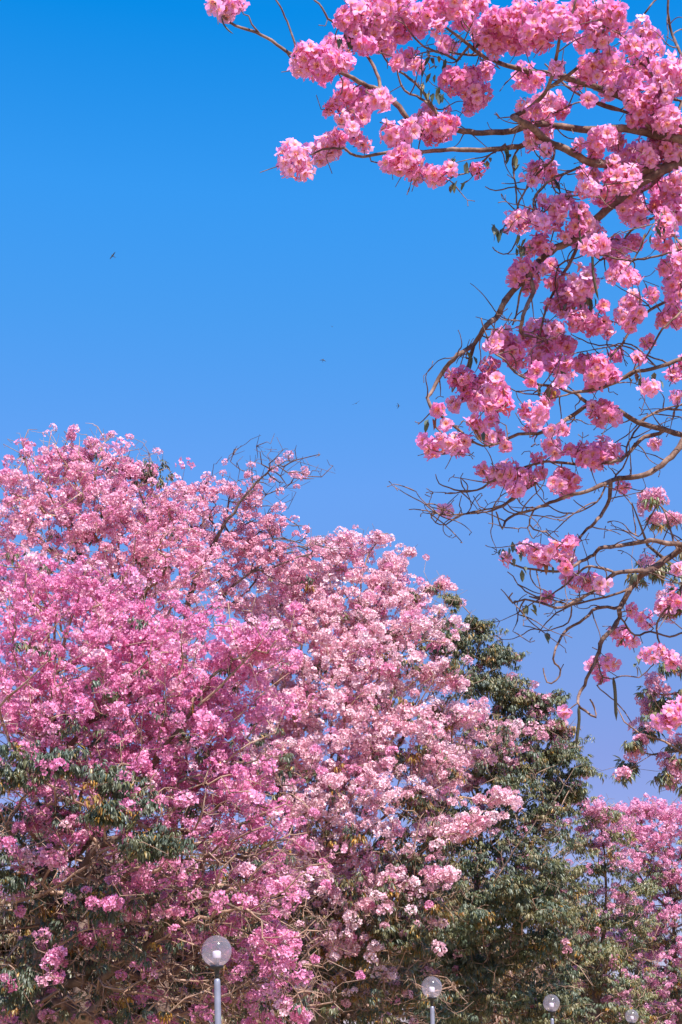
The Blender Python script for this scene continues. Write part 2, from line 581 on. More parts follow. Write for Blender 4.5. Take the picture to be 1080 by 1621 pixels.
# ------------------------------------------------------------------ the farther trees
def lobe_points(rng, lobe, d, count, clump, spread, inner=0.15, ragged=0.0):
    """points inside one crown lobe, gathered into flat sprays"""
    cx, cy, rx, ry, dd = lobe[:5]
    dep = d + dd
    c = P(cx, cy, dep)
    ax = rx * dep / F; az = ry * dep / F; ay = max(0.5, min(ax, 2.2) * 0.9)
    ns = max(1, int(math.ceil(count / clump)))
    u = rng.normal(size=(ns, 3)); u /= np.linalg.norm(u, axis=1, keepdims=True)
    u *= rng.uniform(inner, 1.0, (ns, 1)) ** 0.5
    cen = c + u * np.array([ax, ay, az]) * 0.93
    wgt = np.exp(rng.normal(0, 0.8, ns)); wgt /= wgt.sum()   # dense and bare patches
    idx = rng.choice(ns, size=count, p=wgt)
    off = rng.normal(size=(count, 3)) * np.array([spread, spread, spread * 0.42]) * min(1.0, (ax + az) / 1.2)
    pts = cen[idx] + off
    if ragged:                                            # a few stray past the edge of the crown
        far = rng.random(count) < ragged
        v = rng.normal(size=(count, 3)); v /= np.linalg.norm(v, axis=1, keepdims=True)
        v[:, 2] = np.abs(v[:, 2]) * 0.9
        pts[far] = (c + v * (np.array([ax, ay, az]) * 1.0 + 0.25) * rng.uniform(1.0, 1.12, (count, 1)))[far]
    return pts


def big_tree(name, label, cat, group, seed, d, base_px, fork, limbs, lobes, c_lo, c_hi, leaf_scale=1.0, old=0.06, tone=1.0,
             trunk_r=0.2, heads=(0.75, 1.35), clump=4, spread=0.26, many=0.6, throat=(0.45, 0.14, 0.16), tip=0.0055,
             palette=None, leaves=1.0, twigs=1.0, brown_y=9999, bark=None, ragged=0.0, low_pink=1.0, mix=None):
    """lobes: (cx, cy, rx, ry, depth offset, flower heads, leaf sprays, bare twigs)"""
    rng = np.random.default_rng(seed)
    fk = P(fork[0], fork[1], d + (fork[2] if len(fork) > 2 else 0))
    base = P(base_px, fork[1], d); base[2] = 0.0
    root = thing(name, label, cat, tuple(base), group)
    sk = Skel()
    k = 12
    i = -1
    for j in range(k + 1):
        u = j / k
        p = base * (1 - u) + fk * u
        p[:2] += rng.normal(0, 0.04, 2) * (0 < j < k)
        i = sk.node(p, i, trunk_r * (1.35 - 0.35 * min(1, u * 4)) * (1 - 0.35 * u))
    for lm in limbs:                       # limbs seen in the photograph: pixel, depth offset
        pts = PA([(x, y, d + z) for x, y, z in lm[0]])
        pts = catmull(pts, 0.3)
        a = sk.nearest(pts[0], 0.0)
        gap = np.linalg.norm(pts[0] - sk.p[a])
        r0, r1 = lm[1], lm[2]
        if gap > 0.4:
            m = int(gap / 0.35) + 1
            st = sk.p[a].copy()
            for q in range(1, m):
                a = sk.node(st + (pts[0] - st) * q / m + rng.normal(0, 0.02, 3), a, r0)
        for q, pnt in enumerate(pts):
            a = sk.node(pnt + rng.normal(0, 0.015, 3), a, r0 + (r1 - r0) * q / max(1, len(pts) - 1))
    fl = []; lf = []; tw = []
    for lb in lobes:
        low = lb[1] > brown_y and lb[2] >= 50          # the thin, twiggy skirt of the crown
        if lb[5]:
            fl.append(lobe_points(rng, lb, d, max(2, int(lb[5] * many * (low_pink if low else 1))), clump, spread, 0.15, ragged))
        if lb[6]:
            lf.append(lobe_points(rng, lb, d, max(2, int(lb[6] * leaves * (0.6 if low else 1))), 8, spread))
        if lb[7]:
            tw.append(lobe_points(rng, lb, d, int(lb[7] * twigs * (2.1 if low else 1)), 2, 0.3, 0.7, 0.4))
    cat3 = lambda a: np.concatenate(a) if a else np.zeros((0, 3))
    fl, lf, tw = cat3(fl), cat3(lf), cat3(tw)
    for a in (fl, lf, tw):
        a[:, 2] = np.maximum(a[:, 2], 0.35)
    # twigs reach a share of the heads and sprays, and every bare tip
    tg = np.concatenate([fl, lf[::3], tw])
    order = np.argsort(np.linalg.norm(tg - fk, axis=1) + rng.normal(0, 0.25, len(tg)))
    for q in tg[order]:
        sk.twig_to(q, rng, 0.16, 0.28, 0.07, sag=rng.uniform(-0.05, 0.12))
    r = sk.pipe(tip, 2.35, trunk_r * 0.75)
    tr = Buf(); twb = Buf(); nl = 0
    for par, ch in sk.chains():
        ids = ([par] if par >= 0 else []) + ch
        pts = sk.p[ids]; rad = r[ids].copy()
        if par >= 0:
            rad[0] = rad[1] if len(rad) > 1 else rad[0]
        rad[-1] *= 0.6
        if par < 0:
            tube(tr, pts, rad, 10)
        elif rad.max() > 0.038 and nl < 14 and len(ids) > 4:
            lbuf = Buf(); tube(lbuf, pts, rad, 7); part(lbuf, 'limb', bark or (M_TRUNK if rad.max() > 0.045 else M_BARK), root, True); nl += 1
        else:
            tube(twb, pts, rad, 3 if rad.max() < 0.012 else 5)
    part(tr, 'trunk', M_TRUNK, root, True)
    part(twb, 'twigs', bark or M_BARK, root, True)
    if len(fl):
        b = Buf()
        own = rng.random(len(fl)) >= (mix[0] if mix else 0)
        scatter_heads(b, fl[own], rng, c_lo, c_hi, heads[0], heads[1], throat)
        if mix:                                           # heads of another age, faded or fresh
            scatter_heads(b, fl[~own], rng, mix[1], mix[2], heads[0], heads[1], throat)
        part(b, 'blossoms', M_PETAL, root)
    if len(lf):
        b = Buf(); scatter_leaves(b, lf, rng, leaf_scale, old, tone, palette); part(b, 'foliage', M_LEAF, root)
    return root


def catmull(pts, step):
    pts = np.asarray(pts, float)
    if len(pts) < 3:
        k = max(2, int(np.linalg.norm(pts[-1, :3] - pts[0, :3]) / step) + 1)
        return pts[0] + (pts[-1] - pts[0]) * np.linspace(0, 1, k)[:, None]
    q = np.concatenate([[2 * pts[0] - pts[1]], pts, [2 * pts[-1] - pts[-2]]])
    out = [pts[0]]
    for i in range(1, len(q) - 2):
        p0, p1, p2, p3 = q[i - 1], q[i], q[i + 1], q[i + 2]
        k = max(1, int(math.ceil(np.linalg.norm(p2 - p1) / step)))
        for j in range(1, k + 1):
            t = j / k
            out.append(0.5 * (2 * p1 + (p2 - p0) * t + (2 * p0 - 5 * p1 + 4 * p2 - p3) * t * t + (3 * p1 - p0 - 3 * p2 + p3) * t ** 3))
    return np.array(out)


GROUP = 'pink trumpet trees along the lamps'

# magenta tree
big_tree('trumpet_tree', 'deep magenta trumpet tree with long bare forked boughs behind the biggest lamp globe', 'tree', GROUP, 11, 24.0,
         75, (80, 1330), [
             ([(80, 1300, 0), (74, 1230, 0), (68, 1160, .2), (90, 1060, .3), (120, 960, .5)], 0.075, 0.02),
             ([(110, 1360, 0), (170, 1300, -.6), (222, 1250, -1.0), (265, 1175, -1.4), (320, 1110, -1.6), (385, 1050, -1.8), (432, 990, -2.0)], 0.06, 0.009),
             ([(240, 1215, -1.2), (262, 1130, -1.5), (258, 1060, -1.7)], 0.03, 0.007),
             ([(225, 1245, -1.0), (228, 1180, -1.2), (200, 1120, -1.3)], 0.025, 0.006),
             ([(90, 1430, 0), (150, 1380, -1), (205, 1395, -1.6), (270, 1404, -1.8), (330, 1412, -2), (380, 1440, -2.2), (440, 1446, -2.2)], 0.05, 0.014),
             ([(70, 1440, 0), (20, 1430, -.8), (60, 1420, -1.4), (105, 1395, -1.8), (160, 1358, -2), (215, 1342, -2.2)], 0.045, 0.012),
             ([(80, 1320, 0), (30, 1200, -.8), (0, 1120, -1.2), (50, 1075, -1.6), (88, 1030, -1.8)], 0.04, 0.008),
             ([(85, 1500, 0), (160, 1560, -1), (240, 1575, -1.5), (330, 1590, -1.7)], 0.04, 0.012),
         ], [
             (40, 930, 70, 60, 1.2, 170, 3, 20), (130, 960, 100, 60, .8, 230, 3, 30), (230, 1010, 100, 70, .2, 200, 3, 30),
             (60, 1030, 90, 70, .2, 240, 4, 40), (160, 1070, 110, 70, -.4, 260, 6, 50), (290, 1080, 100, 70, -.6, 240, 4, 40),
             (370, 1050, 70, 80, -1.0, 200, 3, 30), (410, 1000, 45, 40, -1.6, 70, 0, 10), (350, 1150, 80, 60, -1, 190, 4, 40),
             (210, 1140, 120, 60, -.8, 210, 14, 70), (60, 1130, 90, 60, -.4, 190, 12, 50), (300, 1220, 110, 50, -1.2, 170, 10, 90),
             (90, 1195, 110, 45, -.8, 130, 26, 60), (400, 1230, 60, 60, -1.4, 110, 6, 40),
             (180, 1280, 150, 50, -1, 120, 30, 130), (50, 1290, 90, 60, -1, 70, 50, 60), (350, 1310, 110, 60, -1.3, 120, 12, 140),
             (100, 1370, 130, 55, -1.2, 80, 55, 110), (280, 1400, 130, 60, -1.5, 90, 30, 180), (420, 1400, 70, 60, -1.6, 90, 12, 90),
             (70, 1470, 120, 70, -1, 50, 90, 130), (230, 1490, 130, 70, -1.2, 60, 40, 230), (390, 1500, 110, 60, -1.4, 100, 22, 170),
             (80, 1580, 120, 60, -1, 45, 95, 130), (260, 1590, 120, 60, -1, 40, 30, 240), (410, 1590, 90, 50, -1.2, 45, 22, 150),
             (100, 1212, 32, 26, -2.4, 8, 34, 4), (190, 1232, 38, 24, -2.6, 6, 40, 4), (188, 1285, 40, 26, -2.8, 6, 44, 4), (236, 1338, 36, 28, -2.9, 2, 48, 4),
             (20, 1230, 30, 50, -2.0, 8, 46, 4), (22, 1360, 34, 60, -2.2, 4, 50, 6), (30, 1560, 40, 40, -2.2, 4, 44, 6), (150, 1410, 34, 26, -2.5, 4, 24, 6),
             (95, 1535, 24, 26, -2.6, 16, 0, 4), (170, 1440, 26, 22, -2.6, 12, 6, 4), (440, 1495, 40, 20, -2.2, 30, 0, 6), (470, 1600, 22, 14, -2.2, 16, 0, 3),
         ], (0.73, 0.16, 0.41), (0.95, 0.49, 0.72), trunk_r=0.2, heads=(0.62, 1.08), old=0.1, leaf_scale=0.72, leaves=1.2, twigs=2.6, brown_y=1265, many=0.56, spread=0.3, ragged=0.05, low_pink=1.2, mix=(0.12, (0.82, 0.36, 0.51), (0.97, 0.76, 0.84)))

# tall pale tree at the back
big_tree('trumpet_tree', 'tallest pale pink trumpet tree, full rounded crown reaching highest above the magenta tree', 'tree', GROUP, 12, 30.0,
         150, (160, 1150), [
             ([(160, 1120, 0), (150, 980, 0), (120, 860, -.5), (75, 780, -1)], 0.085, 0.018),
             ([(165, 1100, 0), (190, 960, -.3), (140, 830, -1.2), (100, 800, -1.5)], 0.05, 0.012),
             ([(170, 1080, 0), (230, 940, -.3), (235, 840, -.8), (220, 770, -1)], 0.06, 0.014),
         ], [
             (70, 728, 55, 28, 0, 110, 1, 30), (135, 712, 35, 18, 0, 45, 1, 22), (150, 750, 70, 40, -.3, 150, 2, 34), (205, 735, 30, 24, 0, 40, 4, 18),
             (60, 780, 60, 40, -.2, 120, 1, 26), (20, 750, 22, 18, -1.5, 26, 0, 6), (25, 810, 34, 24, -.6, 44, 0, 14), (215, 790, 60, 50, -.2, 170, 4, 40),
             (130, 810, 90, 50, -.8, 220, 3, 40), (40, 870, 80, 45, -1, 150, 2, 30), (180, 860, 110, 55, -1.0, 280, 4, 40), (265, 840, 50, 50, 0, 130, 4, 36),
             (270, 900, 70, 50, -.8, 170, 2, 30), (110, 920, 130, 50, -1, 220, 2, 30), (230, 960, 120, 50, -.6, 190, 2, 30), (250, 1050, 160, 80, 0, 180, 4, 30),
             (232, 745, 12, 12, -.5, 2, 9, 5),
             (70, 1130, 120, 60, 0, 150, 4, 40), (230, 1150, 130, 60, 0, 150, 4, 40), (110, 1240, 150, 70, 0, 120, 40, 70), (290, 1270, 140, 70, 0, 120, 30, 80),
             (50, 1350, 120, 60, 0, 60, 70, 70), (210, 1370, 140, 60, 0, 70, 60, 90), (360, 1390, 120, 60, 0, 70, 50, 90),
         ], (0.79, 0.28, 0.46), (0.96, 0.66, 0.78), trunk_r=0.2, spread=0.36, heads=(0.65, 1.1), leaf_scale=0.8, twigs=3.0, many=0.5, ragged=0.05, mix=(0.2, (0.76, 0.22, 0.45), (0.94, 0.52, 0.72)))

# half-bare tree with the thin twigs against the sky
big_tree('trumpet_tree', 'sparse half bare trumpet tree whose thin dark twigs fan out against the sky', 'tree', GROUP, 13, 31.5,
         270, (285, 1080), [
             ([(290, 1040, 0), (300, 950, 0), (322, 890, -.2), (350, 840, -.4), (380, 795, -.4), (408, 762, -.3), (440, 735, -.2)], 0.075, 0.012),
             ([(322, 890, -.2), (365, 850, .2), (405, 800, .5), (440, 775, .6), (480, 755, .7)], 0.03, 0.007),
             ([(355, 830, 0), (362, 790, 0), (380, 745, 0)], 0.025, 0.006),
             ([(402, 770, -.3), (398, 745, -.2), (408, 722, 0)], 0.012, 0.005), ([(420, 752, -.3), (440, 728, -.1), (444, 715, 0)], 0.012, 0.005),
             ([(440, 735, -.2), (462, 728, 0), (488, 738, .1), (508, 744, .2)], 0.012, 0.005), ([(430, 742, -.2), (424, 722, 0), (430, 712, .1)], 0.010, 0.005),
             ([(440, 775, .6), (468, 772, .6), (486, 764, .7)], 0.010, 0.005), ([(380, 745, 0), (368, 730, 0), (362, 722, .1)], 0.010, 0.005), ([(385, 790, -.3), (372, 762, -.1), (352, 752, 0)], 0.010, 0.005),
             ([(405, 800, .5), (440, 800, .7), (462, 792, .8)], 0.012, 0.005), ([(390, 830, .2), (425, 822, .4), (440, 810, .5)], 0.012, 0.005),
             ([(290, 1000, 0), (380, 920, -.4), (430, 870, -.3), (420, 820, 0)], 0.04, 0.008),
         ], [
             (415, 745, 50, 22, 0, 16, 0, 90), (450, 765, 40, 20, 0, 6, 0, 50), (475, 745, 30, 12, 0, 3, 0, 36), (430, 722, 40, 10, 0, 4, 0, 40), (380, 765, 40, 30, 0, 34, 0, 50), (345, 790, 34, 24, 0, 46, 0, 34),
             (300, 785, 34, 20, 0, 44, 0, 20), (350, 830, 50, 34, 0, 90, 0, 50), (400, 820, 40, 24, 0, 30, 0, 110), (425, 850, 34, 22, 0, 26, 0, 70),
             (310, 850, 40, 36, 0, 80, 0, 20), (380, 875, 60, 36, 0, 130, 0, 40), (420, 900, 60, 40, 0, 120, 0, 30), (320, 920, 60, 50, 0, 120, 0, 20),
             (495, 750, 14, 6, 0, 3, 0, 10), (465, 865, 26, 22, .2, 8, 0, 70), (500, 880, 26, 24, .3, 10, 0, 60),
         ], (0.78, 0.32, 0.46), (0.94, 0.60, 0.71), heads=(0.62, 1.05), trunk_r=0.17, tip=0.0068, many=0.5, spread=0.38, bark=M_BARK_DARK, twigs=0.8)

# central pale salmon tree
big_tree('trumpet_tree', 'pale salmon pink trumpet tree densely in bloom between the magenta tree and the green one', 'tree', GROUP, 14, 33.0,
         500, (505, 1480), [
             ([(505, 1440, 0), (520, 1300, 0), (545, 1150, 0), (560, 1010, 0), (575, 900, .2)], 0.09, 0.014),
             ([(510, 1420, 0), (600, 1330, -.6), (680, 1250, -1.0), (740, 1200, -1)], 0.055, 0.012),
             ([(510, 1400, 0), (580, 1240, -1), (620, 1170, -1.8), (665, 1110, -2), (690, 1070, -2.2)], 0.05, 0.01),
             ([(500, 1420, 0), (450, 1280, -.6), (420, 1140, -.8), (400, 990, -.6)], 0.055, 0.012),
             ([(515, 1380, 0), (610, 1290, -1.6), (660, 1262, -2.1), (700, 1245, -2.2)], 0.032, 0.012),
             ([(505, 1470, 0), (560, 1440, -1.6), (620, 1385, -2.2), (690, 1330, -2.4)], 0.04, 0.012),
             ([(520, 1340, 0), (460, 1130, -2.2), (410, 1118, -2.6), (370, 1128, -2.8)], 0.03, 0.012),
             ([(505, 1490, 0), (560, 1520, -1), (640, 1500, -1.6), (700, 1455, -2)], 0.05, 0.014),
         ], [
             (560, 868, 44, 16, .2, 62, 0, 8), (598, 852, 12, 7, .2, 14, 0, 3), (535, 895, 52, 24, 0, 80, 0, 14), (630, 890, 26, 7, .2, 40, 0, 4), (648, 882, 8, 4, .2, 12, 0, 2), (606, 906, 24, 6, .2, 30, 0, 4), (500, 862, 14, 8, .3, 12, 0, 18),
             (580, 925, 60, 20, 0, 90, 1, 12), (685, 932, 20, 7, .2, 30, 1, 4), (704, 922, 9, 5, .2, 14, 0, 2), (652, 946, 24, 6, .2, 30, 1, 4), (610, 958, 55, 14, -.2, 76, 2, 12),
             (480, 915, 50, 34, 0, 90, 0, 26), (520, 950, 80, 30, -.4, 150, 1, 20), (440, 940, 60, 40, 0, 110, 1, 20), (420, 980, 80, 40, -.4, 140, 1, 20),
             (500, 1000, 90, 40, -.8, 200, 2, 20), (580, 1000, 80, 36, -.6, 160, 2, 20), (650, 1000, 60, 26, -.4, 80, 8, 16), (690, 975, 30, 22, .3, 22, 10, 10),
             (460, 1060, 90, 50, -1.2, 210, 2, 20), (560, 1060, 90, 46, -1.3, 210, 3, 24), (640, 1060, 70, 36, -1, 100, 10, 24), (700, 1072, 34, 18, -1.2, 46, 3, 8),
             (520, 1125, 100, 46, -1.7, 230, 3, 24), (430, 1140, 80, 50, -1.4, 160, 2, 20), (610, 1130, 70, 40, -1.6, 130, 10, 30), (690, 1125, 50, 30, -1, 40, 14, 20),
             (500, 1195, 100, 46, -2, 230, 4, 26), (590, 1195, 70, 40, -1.9, 140, 8, 34), (430, 1215, 70, 40, -1.8, 130, 4, 30), (665, 1190, 50, 36, -1.6, 60, 14, 24),
             (540, 1255, 100, 40, -2.2, 200, 8, 50), (450, 1275, 80, 40, -2, 120, 6, 60), (640, 1262, 60, 36, -1.9, 70, 18, 40), (712, 1225, 40, 20, -1.6, 34, 8, 12),
             (725, 1135, 40, 14, -1, 40, 3, 8), (700, 1180, 40, 16, -1.2, 40, 3, 8), (755, 1195, 34, 10, -1, 30, 2, 6), (690, 1235, 40, 14, -1.6, 34, 3, 8), (810, 1150, 24, 8, -1, 16, 1, 4),
             (725, 1320, 40, 12, -1.8, 34, 3, 8), (640, 1405, 60, 16, -2.4, 40, 6, 10), (560, 1440, 80, 34, -2.6, 80, 4, 10), (480, 1495, 80, 34, -2.4, 60, 2, 10), (560, 1500, 60, 30, -2.4, 30, 2, 10), (450, 1570, 60, 30, -2.2, 34, 2, 10), (540, 1580, 60, 30, -2.2, 14, 6, 10),
             (770, 1262, 52, 8, -1.6, 44, 1, 6), (745, 1300, 32, 10, -1.8, 44, 0, 4), (790, 1160, 26, 12, -1, 20, 3, 5), (720, 1080, 16, 8, -1, 12, 0, 4),
             (560, 1325, 110, 40, -2.3, 170, 20, 90), (470, 1345, 80, 40, -2, 110, 12, 80), (670, 1320, 60, 30, -2, 60, 24, 40), (690, 1388, 34, 14, -2.4, 40, 4, 8),
             (600, 1390, 90, 36, -2.3, 110, 44, 80), (500, 1410, 90, 40, -2.1, 110, 24, 90), (610, 1450, 90, 36, -2.2, 60, 70, 90), (505, 1470, 90, 36, -2, 50, 34, 120),
             (560, 1530, 110, 46, -1.8, 20, 100, 160), (480, 1570, 70, 50, -1.5, 22, 40, 120), (620, 1590, 90, 40, -1.6, 6, 80, 130),
             (680, 1430, 40, 24, -2.2, 8, 34, 14), (655, 1480, 40, 30, -2.2, 4, 36, 14),
         ], (0.84, 0.38, 0.51), (0.98, 0.86, 0.90), trunk_r=0.22, spread=0.3, heads=(0.72, 1.2), old=0.2, leaf_scale=0.85, many=0.66, ragged=0.04, mix=(0.13, (0.76, 0.22, 0.45), (0.94, 0.52, 0.72)), twigs=2.4, brown_y=1400, leaves=1.5, palette=np.concatenate([OLIVE, GREENS]))

# green tree
big_tree('trumpet_tree', 'mostly green leafy trumpet tree with only scattered pink flowers, behind the second lamp', 'tree', GROUP, 15, 41.0,
         750, (750, 1500), [
             ([(750, 1470, 0), (760, 1330, 0), (750, 1180, 0), (740, 1050, 0), (735, 990, 0)], 0.09, 0.014),
             ([(752, 1460, 0), (820, 1370, -1), (870, 1280, -1.2), (900, 1230, -1)], 0.06, 0.01),
             ([(745, 1480, 0), (780, 1400, -2.2), (820, 1340, -2.6), (855, 1290, -2.8)], 0.04, 0.01),
             ([(740, 1480, 0), (690, 1380, -1), (680, 1250, -1.4), (700, 1120, -1)], 0.05, 0.01),
             ([(750, 1490, 0), (800, 1440, -2.6), (860, 1370, -3.0), (900, 1340, -3)], 0.035, 0.01),
         ], [
             (755, 992, 22, 12, 0, 1, 34, 8), (715, 950, 16, 12, 0, 2, 14, 12), (850, 1106, 36, 12, 0, 4, 40, 6), (892, 1178, 18, 26, 0, 3, 40, 6), (902, 1250, 24, 16, 0, 3, 40, 6), (795, 1032, 22, 14, 0, 2, 34, 6), (825, 1100, 30, 20, -.3, 6, 50, 6), (735, 1020, 46, 22, 0, 4, 70, 16), (775, 1045, 34, 20, 0, 5, 50, 8), (690, 1010, 40, 40, 0, 8, 44, 18),
             (740, 1080, 60, 34, -.2, 10, 110, 20), (805, 1082, 24, 14, .1, 3, 26, 4), (820, 1125, 40, 24, 0, 8, 70, 14), (868, 1118, 20, 10, .2, 3, 26, 6), (870, 1150, 26, 22, 0, 12, 44, 8),
             (720, 1150, 80, 40, -.6, 30, 110, 30), (800, 1180, 70, 40, -.6, 40, 120, 30), (870, 1200, 40, 36, -.3, 10, 90, 16), (730, 1215, 70, 34, -1, 44, 60, 30),
             (920, 1222, 18, 9, 0, 1, 22, 5), (885, 1248, 30, 24, 0, 5, 60, 10), (800, 1250, 80, 40, -1, 18, 140, 50), (700, 1290, 60, 50, -1, 18, 90, 40), (870, 1300, 50, 40, -.6, 8, 110, 30),
             (780, 1330, 90, 40, -1.4, 10, 140, 120), (850, 1370, 60, 46, -1.4, 6, 130, 60), (720, 1390, 70, 40, -1.4, 8, 130, 60), (810, 1420, 70, 40, -2, 3, 170, 50), (880, 1420, 40, 40, -1.2, 5, 90, 30),
             (740, 1470, 80, 40, -1.8, 2, 160, 70), (850, 1490, 60, 40, -1.6, 3, 140, 40), (680, 1530, 80, 50, -1.2, 1, 120, 90), (780, 1550, 80, 50, -1.6, 1, 150, 80), (860, 1570, 60, 50, -1.4, 3, 130, 50), (700, 1610, 120, 40, -1, 1, 110, 90),
             (820, 1400, 30, 16, -3, 0, 40, 3), (745, 1440, 30, 20, -3, 0, 44, 3), (850, 1360, 24, 14, -3, 0, 30, 3), (870, 1450, 30, 18, -2.8, 0, 40, 3),
         ], (0.74, 0.30, 0.45), (0.92, 0.56, 0.68), trunk_r=0.22, spread=0.30, old=0.05, heads=(0.9, 1.4), many=1.35, leaf_scale=0.86, leaves=1.4, twigs=3.0, tone=1.3, palette=np.concatenate([OLIVE, GREENS]))

# the next ones along the row, seen past the green tree
big_tree('trumpet_tree', 'olive green and dusty pink trumpet tree behind the third and fourth lamps', 'tree', GROUP, 16, 52.0,
         940, (945, 1560), [([(945, 1540, 0), (960, 1440, 0), (955, 1340, 0), (945, 1280, 0)], 0.08, 0.015)], [
             (935, 1275, 26, 14, 0, 40, 4, 8), (965, 1300, 40, 24, 0, 60, 18, 16), (920, 1320, 40, 40, 0, 24, 70, 20), (970, 1350, 50, 34, 0, 70, 50, 20),
             (925, 1390, 50, 36, 0, 14, 90, 60), (985, 1410, 40, 34, 0, 24, 80, 16), (940, 1450, 60, 40, -.4, 20, 120, 50), (1000, 1470, 40, 36, 0, 10, 90, 20),
             (930, 1520, 60, 46, -.6, 8, 140, 30), (990, 1540, 50, 46, -.6, 24, 110, 40), (940, 1600, 80, 46, -.6, 6, 150, 50), (1010, 1610, 50, 40, -.6, 20, 90, 40),
         ], (0.75, 0.27, 0.46), (0.90, 0.54, 0.69), trunk_r=0.22, leaf_scale=0.95, heads=(0.8, 1.3), many=0.9, palette=OLIVE, twigs=2.0, tip=0.007, old=0.07, tone=1.6)
big_tree('trumpet_tree', 'dusty mauve pink trumpet tree farthest along the row, below the hanging green sprays', 'tree', GROUP, 17, 63.0,
         1075, (1070, 1560), [([(1070, 1540, 0), (1065, 1440, 0), (1050, 1340, 0), (1030, 1280, 0)], 0.09, 0.015)], [
             (1010, 1283, 40, 14, .5, 90, 3, 22), (1060, 1290, 50, 18, .5, 110, 4, 16), (1000, 1310, 40, 20, 0, 90, 8, 10), (1060, 1330, 60, 28, 0, 150, 14, 16), (1010, 1350, 40, 28, -.5, 90, 24, 10),
             (1080, 1380, 60, 36, -.4, 130, 40, 20), (1030, 1400, 40, 30, -.4, 70, 40, 10), (1060, 1440, 60, 34, -.6, 120, 50, 20), (1085, 1490, 60, 34, -.6, 90, 60, 20),
             (1020, 1490, 36, 30, -.6, 60, 40, 20), (1050, 1540, 60, 34, -.8, 100, 50, 30), (1090, 1590, 60, 36, -.8, 60, 60, 30), (1040, 1600, 50, 36, -.8, 60, 50, 30),
             (1140, 1330, 50, 50, 0, 80, 30, 10), (1150, 1450, 50, 80, 0, 90, 60, 10), (1150, 1570, 50, 60, 0, 50, 60, 10),
         ], (0.76, 0.26, 0.48), (0.91, 0.53, 0.71), trunk_r=0.25, many=0.9, leaves=1.1, old=0.1, leaf_scale=1.0, palette=OLIVE, twigs=2.0, heads=(0.9, 1.4), tip=0.008, spread=0.45, tone=1.6)

# the mixed tree whose sprays reach in under the overhanging one
big_tree('trumpet_tree', 'leafy trumpet tree reaching in with drooping green sprays below the overhanging pink bough', 'tree', GROUP, 18, 16.0,
         1330, (1300, 1250), [
             ([(1290, 1200, 0), (1180, 1010, 0), (1110, 930, 0), (1060, 890, 0), (1030, 860, 0), (1000, 800, 0)], 0.07, 0.006),
             ([(1290, 1230, 0), (1190, 1190, 0), (1120, 1195, 0), (1075, 1190, 0), (1035, 1197, 0), (1005, 1218, 0)], 0.05, 0.005),
             ([(1290, 1200, 0), (1170, 1140, 0), (1085, 1195, 0), (1050, 1175, 0), (1010, 1160, 0), (990, 1140, 0), (975, 1110, 0)], 0.03, 0.005),
             ([(1290, 1200, 0), (1170, 1080, 0), (1090, 1090, 0), (1050, 1100, 0), (1020, 1095, 0)], 0.045, 0.006),
             ([(1290, 1250, 0), (1180, 1250, 0), (1100, 1235, 0), (1060, 1225, 0), (1030, 1240, 0)], 0.04, 0.004),
         ], [
             (1033, 802, 20, 14, 0, 20, 2, 2), (1030, 828, 14, 8, 0, 7, 3, 2), (1075, 815, 12, 14, 0, 7, 3, 2), (1025, 885, 8, 6, 0, 3, 1, 1), (1020, 900, 22, 6, 0, 8, 2, 2), (1075, 890, 14, 12, 0, 8, 3, 2),
             (1058, 915, 34, 22, 0, 3, 22, 6), (1080, 960, 30, 30, 0, 12, 16, 4),
             (1072, 1070, 26, 14, 0, 16, 6, 4), (1035, 1078, 10, 8, 0, 6, 0, 2), (1028, 1100, 12, 8, 0, 9, 1, 2), (1062, 1100, 30, 20, 0, 6, 20, 4), (1040, 1120, 12, 12, 0, 6, 4, 2),
             (1045, 1140, 30, 14, 0, 3, 16, 3), (1075, 1165, 14, 10, 0, 5, 4, 2), (1025, 1160, 18, 14, 0, 4, 9, 2), (1000, 1178, 14, 8, 0, 2, 8, 2), (1012, 1190, 18, 7, 0, 11, 0, 2),
             (1003, 1210, 14, 8, 0, 0, 8, 2), (985, 1232, 14, 7, 0, 5, 4, 1), (1060, 1205, 16, 16, 0, 2, 5, 5), (1062, 1220, 18, 8, 0, 9, 2, 3), (1052, 1240, 16, 10, 0, 4, 6, 6), (1075, 1245, 16, 10, 0, 6, 5, 6),
             (1180, 900, 80, 80, 0, 60, 60, 30), (1200, 1050, 90, 80, 0, 60, 80, 30), (1180, 1180, 80, 60, 0, 40, 60, 30),
         ], (0.80, 0.33, 0.50), (0.93, 0.56, 0.70), trunk_r=0.17, spread=0.14, clump=6, heads=(0.45, 0.72), many=0.7, leaf_scale=0.6, leaves=0.9, palette=np.concatenate([OLIVE, GREENS]), tone=1.5, old=0.14, tip=0.0032)

